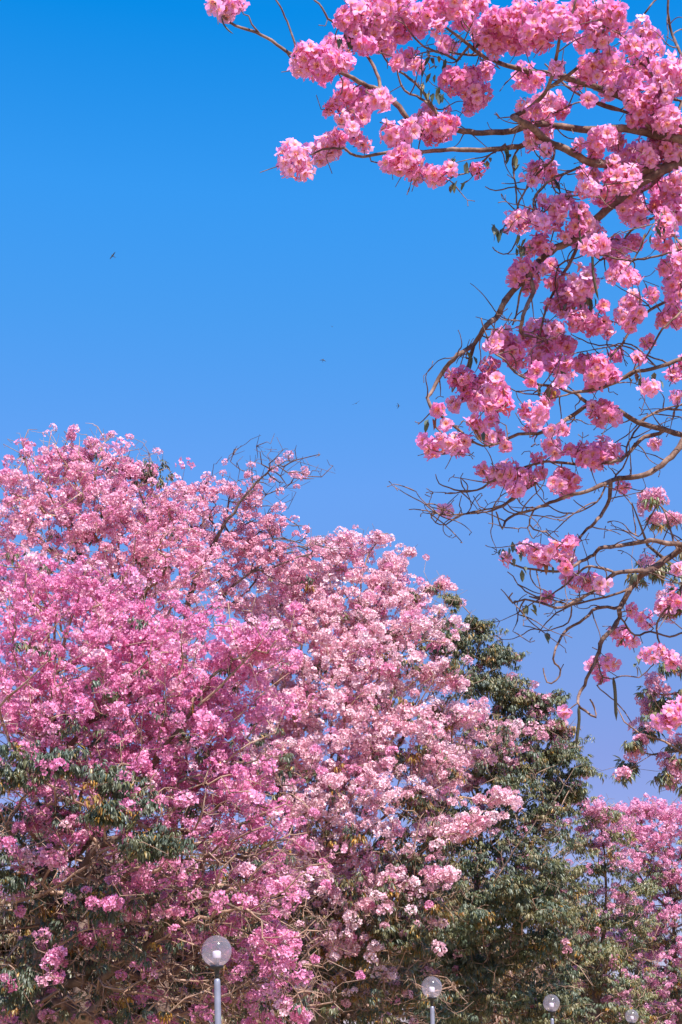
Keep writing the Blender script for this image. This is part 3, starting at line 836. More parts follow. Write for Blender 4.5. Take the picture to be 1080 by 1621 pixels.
# dark trees standing behind the row
for k, (px, dd, w, top) in enumerate([(30, 40, 210, 1390), (250, 43, 200, 1330), (470, 46, 200, 1330), (670, 52, 200, 1330), (860, 66, 160, 1400), (990, 78, 140, 1400), (755, 60, 150, 1440)]):
    big_tree('broadleaf_tree', ['dim green tree glimpsed low behind the magenta boughs, by the photo edge',
                                'dim green tree glimpsed directly behind the biggest lamp globe',
                                'dim green tree glimpsed between the biggest lamp and the second lamp',
                                'dim green tree glimpsed behind the trunk of the leafy green trumpet tree',
                                'dim green tree glimpsed low behind the third lamp', 'dim green tree glimpsed low behind the smallest lamp', 'dim olive tree glimpsed low between the second and third lamps'][k], 'tree', 'dim trees behind the row', 30 + k, float(dd),
             px, (px, 1570), [], [
                 (px, top + 60, w * .45, 60, 0, 10, 110, 40), (px - w * .35, top + 130, w * .3, 70, 0, 14, 110, 40), (px + w * .35, top + 130, w * .3, 70, 0, 14, 110, 40),
                 (px, top + 170, w * .5, 80, 0, 14, 160, 60), (px - w * .3, top + 240, w * .35, 60, 0, 6, 120, 60), (px + w * .3, top + 240, w * .35, 60, 0, 6, 120, 60),
                 (px, 1660, w * .6, 60, 0, 0, 140, 30), (px - w * .3, 1720, w * .4, 40, 0, 0, 120, 20), (px + w * .3, 1720, w * .4, 40, 0, 0, 120, 20)],
             (0.55, 0.18, 0.30), (0.75, 0.35, 0.48), trunk_r=0.2, leaf_scale=1.5, tip=0.012, spread=0.6, old=0.1, palette=DRY, leaves=2.0, twigs=3.0)


# ------------------------------------------------------------------ the overhanging tree
NEAR_D = 9.6
near_rng = np.random.default_rng(5)
ns = Skel()


def pxl(pts, r0, r1, dd=0.0, d0=None, join=True):
    """a bough traced from its root: (x, y) pixels, half widths in pixels at root and tip, change of depth along it"""
    pts = np.array(pts, float)
    a = -1
    if ns.n and join:
        e = np.linalg.norm(ns.px[:ns.n, :2] - pts[0], axis=1)
        a = int(np.argmin(e))
        d0 = ns.px[a, 2] if d0 is None else d0
    u = np.concatenate([[0], np.cumsum(np.linalg.norm(np.diff(pts, axis=0), axis=1))])
    u /= u[-1]
    dep = d0 + dd * u + near_rng.normal(0, 0.05, len(u)) * (u > 0)
    c = catmull(np.concatenate([pts, dep[:, None] * 100], 1), 12.0)
    c[:, 2] /= 100
    k = len(c)
    for j, (x, y, dz) in enumerate(c):
        r = (r0 + (r1 - r0) * j / max(1, k - 1)) * dz / F * 0.86
        jit = near_rng.normal(0, 0.6, 2) if j else np.zeros(2)
        x, y = x + jit[0], y + jit[1]
        if j == 0 and a >= 0 and np.hypot(*(ns.px[a, :2] - (x, y))) < 6:
            continue
        a = ns.node(P(x, y, dz), a, r, (x, y, dz))
    return a


tb = P(1520, 1300, 10.6); tb[2] = 0
top = P(1480, 1080, 10.6)
i0 = -1
for j in range(9):
    u = j / 8
    p = tb * (1 - u) + top * u
    rel = p - CAM; dz = rel @ FW
    i0 = ns.node(p, i0, 0.21 - 0.09 * min(1, u * 1.3), (540 + F * (rel @ RT) / dz, 810.5 - F * (rel @ UP) / dz, dz))
# main boughs beyond the frame's edge
pxl([(1480, 1080), (1420, 700), (1290, 400), (1180, 290), (1090, 252)], 26, 12, -0.8)
pxl([(1340, 500), (1230, 260), (1150, 215), (1080, 195), (1030, 175), (1000, 160), (960, 143), (920, 130), (880, 118), (835, 112), (790, 100), (760, 85), (735, 65), (709, 45)], 16, 2.5, -0.5)
pxl([(1480, 1080), (1400, 850), (1260, 760), (1150, 705), (1085, 690)], 18, 7, -0.9)
pxl([(1480, 1080), (1390, 930), (1230, 890), (1130, 868), (1090, 862)], 18, 8, -0.8)
pxl([(1420, 700), (1300, 590), (1180, 560), (1085, 566)], 12, 4, -0.6)
pxl([(1180, 290), (1130, 232), (1085, 222), (1045, 215), (1000, 205), (975, 203), (930, 206), (880, 199), (845, 197), (815, 207), (765, 210), (722, 206)], 9, 5, -0.4)
pxl([(1090, 252), (1040, 268), (1000, 268), (970, 261), (935, 257), (905, 241), (870, 226), (858, 216), (845, 204), (825, 192), (812, 185)], 9, 6, -0.5)
pxl([(862, 222), (830, 229), (770, 237), (708, 237), (670, 240), (640, 238), (607, 242), (575, 248), (555, 243), (545, 235), (520, 236), (485, 245)], 5.5, 1.5, -0.3)
pxl([(722, 206), (690, 212), (657, 202), (632, 170), (608, 147), (575, 133), (552, 121), (520, 105), (480, 92), (455, 83), (430, 64), (405, 51), (372, 40), (352, 24), (350, 5)], 6, 2, -0.4)
pxl([(410, 53), (398, 38), (394, 25), (386, 22)], 2, 1)
pxl([(470, 86), (465, 62), (455, 35), (445, 12), (432, -5)], 2.2, 1.5)
pxl([(604, 143), (596, 115), (582, 90), (565, 65), (540, 43), (520, 30), (510, 12), (493, -4)], 3.2, 1.6, 0.1)
pxl([(566, 66), (572, 35), (578, 12), (572, -8)], 2, 1.3)
pxl([(570, 72), (595, 80), (622, 90)], 2, 1)
pxl([(720, 206), (690, 178), (665, 140), (640, 118), (615, 100), (605, 85)], 4, 1.4, .2)
pxl([(688, 176), (672, 160), (660, 152), (640, 144), (632, 125), (630, 110)], 3, 1.4)
pxl([(724, 96), (700, 84), (672, 74), (655, 58), (640, 38), (632, 20)], 2.6, 1.2, .2)
pxl([(760, 87), (733, 86), (690, 80), (660, 86)], 2.6, 1.2, .1)
pxl([(752, 83), (748, 55), (735, 35), (722, 12)], 1.8, 1)
pxl([(812, 185), (840, 170), (867, 140), (880, 95), (888, 52), (905, 25), (914, -6)], 4.5, 2, -.3)
pxl([(888, 52), (878, 28), (860, 8), (850, -6)], 2.6, 1.6, .1)
pxl([(867, 140), (900, 118), (935, 90), (950, 75), (957, 40), (965, 20), (983, 2)], 4, 1.8, -.2)
pxl([(962, 25), (955, 5), (950, -8)], 2, 1.5)
pxl([(945, 82), (938, 100), (942, 130), (955, 145)], 2, 1)
pxl([(1035, 208), (1010, 187), (990, 177), (945, 165), (905, 142), (880, 120), (862, 100)], 3.6, 1.5, .2)
pxl([(990, 177), (960, 165), (930, 160), (900, 168), (880, 178), (858, 172), (842, 160)], 2.2, 1, .1)
pxl([(1080, 160), (1050, 150), (1030, 115), (1005, 88)], 3, 1.6, .2)
pxl([(1040, 140), (1018, 72), (1012, 40), (1025, 15), (1042, -4)], 2.5, 1.5, .3)
pxl([(1120, 190), (1080, 90), (1065, 55), (1058, 20), (1058, -8)], 3.2, 2.2, .2)
# the long drooping bough
pxl([(1090, 252), (1045, 272), (1008, 293), (960, 332), (910, 378), (880, 393), (855, 410), (838, 436), (812, 460), (795, 485), (785, 503), (770, 515), (750, 545), (725, 562), (700, 590), (682, 622), (677, 630), (685, 650), (700, 660), (725, 680), (745, 697), (765, 706), (790, 702)], 9.5, 1.6, -.6)
pxl([(1070, 262), (1050, 272), (1035, 290), (1010, 305)], 7, 3, .4)
pxl([(838, 438), (845, 460), (836, 480), (828, 500), (824, 527), (838, 532)], 4.5, 3, -.1)
pxl([(832, 442), (822, 470), (817, 500), (812, 515)], 2.4, 1.6)
pxl([(750, 547), (742, 575), (732, 595), (715, 620)], 4, 1.6, .1)
pxl([(690, 656), (690, 675), (702, 690), (713, 715), (700, 720)], 2, 1.2)
pxl([(925, 365), (905, 410), (885, 445), (870, 475), (860, 505), (855, 530), (840, 550)], 3.6, 1.5, .2)
pxl([(905, 410), (885, 420), (880, 450), (888, 490)], 1.8, 1.2)
pxl([(1095, 250), (1075, 310), (1040, 340), (1000, 365), (975, 395), (950, 410), (930, 393), (912, 376)], 3, 1.4, .3)
# loops below the upper boughs
pxl([(880, 232), (875, 252), (850, 275), (832, 302), (820, 325), (815, 350), (800, 357), (796, 368), (803, 370)], 2.4, 1.2, -.1)
pxl([(825, 228), (812, 252), (816, 300), (820, 340), (819, 375), (805, 402), (790, 400), (780, 392)], 2, 1.1, -.1)
pxl([(832, 302), (815, 297), (785, 302), (770, 295)], 1.6, 1)
pxl([(800, 228), (770, 250), (755, 266), (735, 275), (718, 280), (705, 290), (680, 290), (660, 278)], 2, 1, -.1)
pxl([(935, 257), (905, 270), (880, 280), (860, 295), (845, 315), (845, 332)], 2.8, 2, -.2)
pxl([(870, 288), (880, 303), (895, 311), (925, 307), (950, 297), (960, 292), (962, 310), (955, 325)], 1.7, 1.2, .1)
pxl([(893, 311), (896, 305), (894, 297)], 1.1, .7)
pxl([(845, 332), (860, 338), (872, 325)], 1.5, 1)
pxl([(1085, 395), (1050, 403), (1000, 412), (960, 405), (930, 393)], 2.4, 1.4, .1, 9.4)
pxl([(1000, 412), (1010, 400), (1030, 360), (1050, 345)], 1.6, 1)
# middle boughs
pxl([(1085, 566), (1040, 582), (1000, 590), (965, 610), (940, 617), (905, 622), (880, 612), (848, 608), (835, 600), (815, 590), (800, 570), (780, 555), (768, 525), (762, 502)], 4, 1.3, -.3)
pxl([(1085, 690), (1050, 680), (1010, 668), (980, 650), (950, 640), (932, 640), (910, 655), (880, 675), (850, 686), (820, 687), (800, 697), (775, 708)], 5.5, 2.6, -.3)
pxl([(932, 640), (920, 630), (910, 622)], 3.5, 3)
pxl([(1045, 686), (1020, 692), (1005, 705), (990, 722), (975, 731), (940, 733), (910, 735), (870, 730), (845, 736), (820, 742)], 4, 2, -.2)
pxl([(1085, 690), (1070, 715), (1040, 742), (1010, 755), (980, 757), (960, 765), (930, 778), (908, 783), (870, 795), (845, 806), (815, 815), (800, 825), (795, 838), (790, 822), (786, 810)], 6, 1.4, -.3)
pxl([(967, 762), (965, 790), (955, 810), (940, 828), (925, 842), (915, 855), (903, 862)], 4.2, 2, .1)
pxl([(960, 768), (945, 795), (910, 812), (885, 810), (862, 795), (850, 780)], 1.9, 1)
pxl([(845, 806), (838, 830), (845, 838), (865, 843), (880, 855), (900, 862)], 1.8, 1.2)
pxl([(835, 836), (825, 835), (820, 842)], 1.3, .8)
pxl([(820, 742), (775, 765), (755, 775), (730, 780), (705, 781)], 2.6, 1.1)
pxl([(745, 777), (720, 776), (695, 765), (690, 750)], 1.7, .9)
pxl([(742, 776), (738, 765), (730, 756), (733, 748)], 1.2, .8)
pxl([(845, 760), (827, 778), (805, 795), (780, 808), (750, 812), (720, 815), (690, 812), (665, 808), (647, 806)], 2.6, .9, -.1)
pxl([(850, 765), (815, 785), (795, 800), (770, 806), (740, 812), (718, 822), (705, 830), (690, 828), (680, 812), (672, 800)], 2.2, .9, -.1)
pxl([(695, 810), (675, 798), (662, 785), (659, 778)], 1.2, .7)
pxl([(765, 808), (755, 795), (750, 785)], 1.2, .8)
pxl([(735, 812), (728, 800), (731, 785)], 1.3, .8)
pxl([(990, 724), (995, 700), (1015, 670), (1040, 650), (1085, 640)], 2, 1.4, .2)
pxl([(1010, 668), (1035, 655), (1060, 648), (1085, 650)], 2.4, 1.5, .3)
pxl([(970, 757), (985, 740), (1005, 700)], 2, 1.2)
pxl([(965, 612), (955, 580), (985, 545), (1000, 520), (1030, 490), (1060, 475), (1085, 468)], 2, 3, .4)
pxl([(1000, 590), (1030, 555), (1050, 520), (1085, 490)], 1.6, 2.4, .3)
pxl([(1040, 583), (1000, 545), (960, 550), (930, 555), (905, 560)], 1.7, 1, .1)
pxl([(1060, 575), (1015, 560), (990, 548), (940, 545), (905, 530)], 1.9, 1, .2)
pxl([(905, 622), (870, 632), (850, 625), (825, 622), (800, 610)], 1.8, 1, -.1)
# lower boughs
pxl([(1090, 862), (1050, 860), (1030, 855), (1000, 862), (975, 865), (950, 868), (940, 878), (920, 890), (905, 898), (880, 905), (850, 903), (820, 897), (806, 888)], 5, 1.6, -.3)
pxl([(1090, 862), (1060, 882), (1030, 903), (1015, 904), (975, 906), (960, 920), (940, 935), (925, 945), (900, 958), (880, 962), (860, 955), (830, 950), (812, 955), (806, 946), (811, 937)], 6, 1.3, -.3)
pxl([(975, 906), (945, 898), (930, 897), (915, 907), (890, 930), (862, 947), (838, 945)], 2.6, 1.2)
pxl([(1060, 882), (1020, 907), (1005, 922), (995, 938), (985, 955), (980, 965), (982, 977), (970, 995), (955, 1010), (948, 1030), (942, 1050), (932, 1066), (925, 1085), (915, 1103), (914, 1112), (926, 1126), (943, 1136), (941, 1120), (935, 1107)], 6.5, 1.5, -.4)
pxl([(982, 963), (945, 963), (925, 980), (900, 995), (885, 1015), (877, 1035), (878, 1050), (888, 1060), (880, 1078), (866, 1080), (860, 1057)], 3.2, 1.2, -.2)
pxl([(888, 1060), (892, 1052)], 1.2, .8)
pxl([(1000, 930), (960, 945), (915, 955), (890, 965), (865, 985), (854, 1000)], 2.6, 1)
pxl([(905, 965), (900, 985), (870, 998), (850, 996), (830, 990)], 1.6, .8)
pxl([(900, 958), (870, 948), (840, 940), (820, 925), (812, 912), (803, 905)], 2, 1)
pxl([(830, 951), (822, 965), (817, 990), (811, 998)], 1.6, .8)
pxl([(905, 898), (880, 885), (865, 875), (850, 868)], 1.8, 1)
pxl([(948, 1030), (938, 1024)], 1.3, .9)
pxl([(945, 1045), (955, 1080), (945, 1085), (967, 1105), (985, 1122), (1000, 1145)], 1.6, 1)
pxl([(982, 977), (1005, 1005), (1030, 1000), (1060, 1008), (1085, 1000)], 2, 2, .2)
pxl([(970, 1075), (985, 1070), (1012, 1072), (1030, 1056)], 1.4, 1)
pxl([(1090, 862), (1085, 900), (1075, 940), (1060, 960), (1040, 985), (1045, 1020), (1065, 1040)], 3, 1.4, -.1)
pxl([(1090, 862), (1120, 960), (1110, 1060), (1085, 1110), (1060, 1130)], 4, 1.6, -.5)
pxl([(1070, 870), (1045, 800), (1010, 850), (1000, 800), (980, 775)], 1.8, 1, .3)

BALLS = '''358 8 24,340 4 16,372 2 18,485 88 28,515 98 28,533 74 22,512 118 18,476 108 18,545 100 18,545 30 20,560 52 20,565 22 22,600 20 28,640 15 26,592 55 28,625 48 28,662 42 22,578 72 18,610 72 18,
690 12 24,720 8 26,735 32 20,755 8 20,693 42 14,714 74 13,702 70 11,645 92 16,660 104 12,628 100 11,548 150 22,530 166 14,575 160 26,602 158 18,560 180 16,543 188 12,574 180 14,
467 255 33,520 236 25,535 220 18,508 250 14,564 216 14,576 230 13,625 214 24,648 206 18,640 256 30,616 262 16,690 205 26,714 194 17,670 200 20,660 272 16,690 276 18,713 268 13,757 268 13,700 188 16,
722 126 24,745 122 22,752 152 24,742 170 13,768 112 17,800 44 32,788 70 22,830 28 34,850 55 28,872 24 28,820 72 18,780 30 22,895 40 26,920 18 28,950 28 28,945 60 22,972 20 22,925 66 16,770 60 14,
1016 42 16,1030 58 16,1036 78 14,1002 74 18,992 60 12,935 108 24,960 98 24,984 116 22,1002 136 24,965 134 22,1010 98 15,1030 112 20,1060 112 26,1046 140 24,1072 140 18,1026 162 20,1000 160 18,
833 114 15,850 128 14,824 126 13,868 165 24,848 170 18,890 176 16,840 186 13,864 190 17,845 214 17,868 212 12,958 214 20,944 232 18,974 226 18,1052 212 28,1066 242 26,1036 234 18,1000 254 24,990 282 26,1022 250 20,968 282 18,1012 286 18,
850 270 18,838 284 12,940 276 15,930 300 18,955 312 17,985 312 22,1004 328 24,998 340 17,1052 310 20,1068 330 18,1072 288 18,1040 326 15,820 350 20,840 344 16,858 352 18,885 330 20,880 352 15,894 374 10,916 336 17,
855 384 17,840 396 13,868 392 11,935 368 22,950 386 20,930 356 15,965 392 17,975 402 19,980 418 15,990 388 11,825 430 20,814 446 12,850 430 16,840 456 13,872 420 15,885 450 19,896 470 20,880 482 15,896 492 13,
920 452 22,932 440 17,914 466 15,985 430 17,1000 440 15,970 436 13,1055 424 17,1066 446 15,1074 414 13,1000 480 19,1012 496 15,1032 470 13,986 502 15,996 516 13,1070 490 15,
790 530 16,802 546 20,816 556 18,780 546 12,820 572 15,832 530 13,850 526 22,870 540 24,880 520 17,855 562 22,896 546 17,876 576 19,846 586 14,890 592 16,920 505 22,940 516 17,952 508 13,962 526 11,
948 584 24,966 592 18,944 606 15,934 576 13,1010 566 10,1026 542 11,1029 615 17,1070 628 12,728 600 20,746 610 19,736 622 15,766 602 17,775 582 15,786 602 13,760 636 19,786 632 17,800 642 15,774 642 12,
700 700 15,682 710 15,716 702 15,730 712 13,735 696 12,672 700 10,695 648 8,706 672 10,718 640 8,750 666 13,757 676 10,778 666 12,786 690 13,800 706 13,774 692 10,835 650 15,856 656 15,860 640 13,840 676 13,870 682 11,
955 648 19,940 646 13,968 656 15,950 666 11,873 704 16,880 718 9,902 714 9,850 728 10,955 714 21,940 722 17,920 714 17,970 716 15,945 736 12,805 754 24,826 760 22,790 746 16,780 758 15,842 756 14,815 776 15,764 744 11,
890 756 19,906 762 15,880 766 15,896 776 11,985 770 10,703 808 8,845 876 14,832 870 14,860 882 17,880 870 15,896 882 14,902 860 13,896 896 9,800 886 9,916 920 15,936 920 16,952 926 12,900 916 9,866 946 8,
985 1010 13,1001 1016 11,974 1000 8,938 1052 12,966 1050 12,952 1072 7,894 1128 8,1020 982 15,1002 966 11,1030 1038 15,1044 1030 11,1062 1046 15,1050 960 17,1070 950 16,1062 1130 22,1074 1116 16,1056 1142 13,1074 900 12'''
balls = [tuple(float(x) for x in b.split()) for b in BALLS.replace('\n', '').split(',') if b.strip()]
mates = []
for x, y, r in balls:
    if r >= 14 and x > 520 and near_rng.random() < 0.25:
        a = near_rng.uniform(0, 6.28)
        mates.append((x + math.cos(a) * r * 1.1, y + math.sin(a) * r * 0.9, r * near_rng.uniform(0.6, 0.85)))
for _ in range(26):
    mates.append((near_rng.uniform(1000, 1085), near_rng.uniform(150, 600), near_rng.uniform(13, 20)))
for _ in range(34):
    mates.append((near_rng.uniform(830, 1080), near_rng.uniform(90, 720), near_rng.uniform(7, 13)))
balls = [(x, y, r * 1.04) for x, y, r in balls] + mates

root = thing('trumpet_tree', 'overhanging trumpet tree seen from below, with ball shaped pink clusters on bare looping boughs', 'tree', tuple(tb), GROUP)
n_traced = ns.n
cl = []
for (x, y, r) in balls:
    e = np.hypot(ns.px[:n_traced, 0] - x, ns.px[:n_traced, 1] - y)
    k = int(np.argmin(e))
    dep = ns.px[k, 2] + near_rng.uniform(-0.22, 0.22)
    c = P(x, y, dep)
    rad = r * dep / F
    cl.append((c, rad, x, y, r))
    ns.twig_to(c, near_rng, 0.0, 0.07, 0.08, sag=0.12, rad=0.0042)
    for _ in range(2):                                    # side stalks
        q = c + near_rng.normal(0, 1, 3) * rad * 0.9
        ns.twig_to(q, near_rng, 0.0, 0.06, 0.12, rad=0.0026)
beyond = []
off = [i for i in range(9, n_traced) if ns.px[i, 0] > 1110]
for i in near_rng.choice(off, 110):
    q = ns.p[i] + near_rng.normal(0, 0.42, 3) + np.array([0.1, 0, 0.1])
    z = (q - CAM) @ FW
    if 540 + F * ((q - CAM) @ RT) / z < 1105:
        continue
    beyond.append(q)
    ns.twig_to(q, near_rng, 0.0, 0.08, 0.10, sag=0.1, rad=0.0045)
# bare curling twigs
bare = [i for i in range(9, n_traced) if 640 < ns.px[i, 0] < 1090 and ns.px[i, 1] < 1000 and ns.rad[i] * F / ns.px[i, 2] < 5.5]
tips = []
for i in near_rng.choice(bare, 300, replace=False):
    x, y, dz = ns.px[i]
    dirr = near_rng.normal(0, 1, 3); dirr[2] = abs(dirr[2]) * (0.5 if near_rng.random() < 0.5 else -0.9)
    dirr /= np.linalg.norm(dirr)
    L = near_rng.uniform(0.10, 0.42); st = 0.03
    ax = near_rng.normal(0, 1, 3); ax /= np.linalg.norm(ax)
    cur = near_rng.uniform(0.08, 0.4) * near_rng.choice([-1, 1])
    p = ns.p[i].copy(); a = i
    k = int(L / st)
    for j in range(k):
        if j == k // 2:
            cur = -cur * near_rng.uniform(0.3, 1.4)
        dirr = dirr + np.cross(ax, dirr) * cur + near_rng.normal(0, 0.06, 3)
        dirr /= np.linalg.norm(dirr)
        p = p + dirr * st
        a = ns.node(p, a, 0.0046 * (1 - 0.6 * j / k))
    tips.append(p)
    for _ in range(near_rng.integers(0, 4)):              # small forked buds at the tip
        dv = dirr + near_rng.normal(0, 0.7, 3); dv /= np.linalg.norm(dv)
        b = ns.node(p + dv * 0.022, a, 0.0024); ns.node(p + dv * 0.045 + near_rng.normal(0, .008, 3), b, 0.0032)
ns.pipe(0.004, 2.4, 0.3)
trb = Buf(); twb = Buf(); nlimb = 0
for par, ch in ns.chains():
    ids = ([par] if par >= 0 else []) + ch
    pts = ns.p[ids]; rad = ns.r[ids].copy()
    if par >= 0 and len(rad) > 1:
        rad[0] = rad[1]
    rad = rad * (1 + near_rng.normal(0, 0.05, len(rad)))
    mx = rad.max()
    if par < 0:
        tube(trb, pts, rad, 14)
    elif mx > 0.0105 and len(ids) > 5 and nlimb < 60:
        lb = Buf(); tube(lb, pts, rad, 9); part(lb, 'limb', M_BARK_NEAR, root, True); nlimb += 1
    else:
        tube(twb, pts, rad, 5)
part(trb, 'trunk', M_BARK_NEAR, root, True)
part(twb, 'twigs', M_BARK_NEAR, root, True)

# flower heads: neighbouring balls make one cluster
PK_LO = np.array((0.80, 0.26, 0.54)); PK_HI = np.array((0.93, 0.53, 0.79)); YEL = np.array((0.85, 0.45, 0.06))


def near_ball(buf, c, rad, rng, low=-1.0):
    fr = 0.043
    n = max(4, int(3.6 * (rad / fr) ** 2))
    n_in = int(1.3 * (rad / fr) ** 2) if rad > 0.07 else 0
    base = PK_LO + (PK_HI - PK_LO) * rng.uniform(0.1, 0.9)
    shape = rng.uniform(0.72, 1.22, 3)
    lop = rng.normal(0, 1, 3)
    if rad > 0.125:
        shape = rng.uniform(0.94, 1.06, 3); lop = lop * 0
    dirs = ball_dirs(n, rng, low)
    reach = np.ones(n)
    if n_in:
        dirs = np.concatenate([dirs, ball_dirs(n_in, rng, low)]); reach = np.concatenate([reach, np.full(n_in, 0.62)])
    for d, rch in zip(dirs, reach):
        if rch == 1 and rng.random() < 0.08:
            rch = 1.35
        v, q, th, deep = NEAR_FLOWERS[rng.integers(len(NEAR_FLOWERS))]
        u, w, nn = frame_of(d + rng.normal(0, 0.3, 3), rng)
        s = fr * rng.uniform(0.82, 1.18)
        pos = c + d * shape * max(rad - 0.022, 0.02) * rch * rng.uniform(0.72, 1.1) * (1 + 0.12 * float(d @ lop))
        col = np.clip(base * rng.uniform(0.9, 1.1) + rng.normal(0, 0.02, 3), 0, 0.95)
        cc = col[None] * (1 - th[:, None] * 0.85) + YEL * th[:, None] * 0.85
        cc = cc * (1 - deep[:, None] * 0.5) + np.array((0.75, 0.25, 0.38)) * deep[:, None] * 0.5
        buf.add(pos + s * (v[:, :1] * u + v[:, 1:2] * w + v[:, 2:] * nn), q, None, cc)


rest = Buf()
for k, b in enumerate(sorted(cl, key=lambda b: -b[4])):
    buf = Buf() if k < 98 else rest
    near_ball(buf, b[0], b[1], near_rng)
    if k < 98:
        part(buf, 'blossom_cluster', M_PETAL_NEAR, root)
for q in beyond:                                          # the crown goes on beyond the frame
    near_ball(rest, q, near_rng.uniform(0.06, 0.13), near_rng)
ro = part(rest, 'blossoms', M_PETAL_NEAR, root)
ro['kind'] = 'stuff'

# leaf sprays on the overhanging tree
LEAVES = '''680 88,672 98,688 96,690 112,676 140,668 130,694 138,700 150,686 148,700 92,740 256,722 252,752 262,768 252,722 288,727 290,812 250,806 246,785 360,825 370,830 385,790 362,838 398,820 390,930 480,912 486,945 478,940 470,900 480,
1010 600,1022 598,1036 596,1006 592,862 610,870 616,757 680,680 668,1030 355,1040 352,1052 350,1024 372,824 895,803 876,812 868,822 878,862 892,862 882,838 958,836 965,1000 905,870 1000,985 1012,1014 1042,1012 1052,890 590,745 560,752 612,540 60,552 62,762 64'''
lf = [tuple(float(v) for v in s.split()) for s in LEAVES.replace('\n', '').split(',') if s.strip()]
sets = []
for x, y in lf:
    for s in sets:
        if math.hypot(s[0][0] - x, s[0][1] - y) < 20:
            s.append((x, y)); break
    else:
        sets.append([(x, y)])
for s in sets:
    b = Buf()
    for x, y in s:
        e = np.hypot(ns.px[:n_traced, 0] - x, ns.px[:n_traced, 1] - y)
        c = P(x, y, ns.px[int(np.argmin(e)), 2] - 0.05)
        for j in range(3):
            L = near_rng.uniform(0.05, 0.085)
            v, q = leaflet(L, L * 0.42, near_rng.uniform(0.1, 0.5), near_rng)
            az = near_rng.uniform(0, 6.28); dip = near_rng.uniform(-1.4, -0.5)
            ex = np.array([math.cos(az) * math.cos(dip), math.sin(az) * math.cos(dip), math.sin(dip)])
            ey = np.array([-math.sin(az), math.cos(az), 0]); ez = np.cross(ex, ey)
            col = GREENS[near_rng.integers(5)] * near_rng.uniform(0.8, 1.4)
            if near_rng.random() < 0.14:
                col = OLD[near_rng.integers(3)]
            c2 = c + near_rng.normal(0, 0.02, 3)
            b.add(c2 + v[:, :1] * ex + v[:, 1:2] * ey + v[:, 2:] * ez, q, None, col)
    part(b, 'leaf_spray', M_LEAF, root)

# long seed pods
for pts, r in [([(916, 1118), (917, 1140), (914, 1165), (912, 1183)], 2.6), ([(971, 1072), (974, 1095), (975, 1120), (976, 1141)], 2.8), ([(916, 322), (917, 355), (919, 380), (923, 408)], 1.7),
               ([(938, 395), (939, 430), (943, 455), (948, 476)], 2.2), ([(351, 26), (354, 38), (362, 48), (370, 54)], 1.4)]:
    e = np.hypot(ns.px[:n_traced, 0] - pts[0][0], ns.px[:n_traced, 1] - pts[0][1])
    dz = ns.px[int(np.argmin(e)), 2]
    c = catmull(PA([(x, y, dz) for x, y in pts]), 0.02)
    u = np.linspace(0, 1, len(c))
    rr = r * dz / F * np.clip(np.minimum(u * 8 + 0.25, (1 - u) * 5 + 0.08), 0, 1)
    b = Buf(); tube(b, c, rr, 7); part(b, 'seed_pod', M_POD, root, True)


# ------------------------------------------------------------------ lamps
def lathe(buf, prof, sides, centre=(0, 0, 0), col=(1, 1, 1)):
    prof = np.array(prof, float)
    a = np.arange(sides) * 2 * math.pi / sides
    v = np.stack([prof[:, None, 0] * np.cos(a), prof[:, None, 0] * np.sin(a), np.repeat(prof[:, 1:2], sides, 1)], -1) + np.asarray(centre)
    k = len(prof)
    i = np.arange(k - 1)[:, None] * sides; j = np.arange(sides)[None]; j2 = (j + 1) % sides
    q = np.stack([i + j, i + j2, i + sides + j2, i + sides + j], -1).reshape(-1, 4)
    buf.add(v.reshape(-1, 3), q, None, col)


GZ = 3.03; GR = 0.2


def lamp_post():
    r = thing('street_lamp', '', 'street lamp', (0, 0, 0), 'globe lamps along the path')
    b = Buf()
    lathe(b, [(0, 0), (0.13, 0), (0.13, 0.02), (0.055, 0.03), (0.05, 0.12), (0.046, 0.5), (0.042, GZ - 0.40), (0.040, GZ - 0.37), (0.033, GZ - 0.352), (0.018, GZ - 0.345), (0, GZ - 0.343)], 24)
    b.build('post', M_POST, r, True)
    b = Buf()
    z = GZ - 0.345
    lathe(b, [(0, z), (0.024, z), (0.026, z + 0.04), (0.036, z + 0.10), (0.046, z + 0.115), (0.088, z + 0.125), (0.092, z + 0.15), (0.086, z + 0.162), (0, z + 0.162)], 28)
    b.build('collar', M_BLACK, r, True)
    b = Buf()
    th = np.linspace(-math.pi / 2 * 0.70, math.pi / 2, 28)
    lathe(b, [(max(0.0, GR * math.cos(t)), GR * math.sin(t)) for t in th], 40)
    gl = b.build('globe', M_GLOBE, r, True); gl.location = (0, 0, GZ)
    b = Buf()
    z = GZ - 0.183
    lathe(b, [(0, z), (0.03, z), (0.03, z + 0.07), (0.05, z + 0.085), (0.057, z + 0.10), (0.057, z + 0.165), (0.05, z + 0.18), (0.03, z + 0.187), (0, z + 0.189)], 24)
    b.build('bulb', M_BULB, r, True)
    return r


LAMPS = [(343, 1505, 19.9, 'street lamp with the biggest clear globe, on a slightly tilted grey post'),
         (684, 1563, 29.0, 'second largest globe lamp, standing before dark leaves under the green tree'),
         (873, 1588, 36.2, 'small globe lamp third in the row, only a stub of its post in view'),
         (1001, 1609, 45.7, 'smallest globe lamp, its globe cut by the photo edge and no post showing')]
proto = lamp_post()
for k, (px, py, d, lab) in enumerate(LAMPS):
    if k == 0:
        r = proto
    else:
        r = proto.copy(); COL.objects.link(r)
        for ch in proto.children:
            c = ch.copy(); COL.objects.link(c); c.parent = r
    w = P(px, py, d)
    r['label'] = lab
    r.rotation_euler = (0, math.radians(-2.8) if k == 0 else math.radians(0.4 * (k - 2)), k * 1.3 if k else 0)
    r.location = (w[0] + (math.sin(math.radians(2.8)) * GZ if k == 0 else 0), w[1], 0)


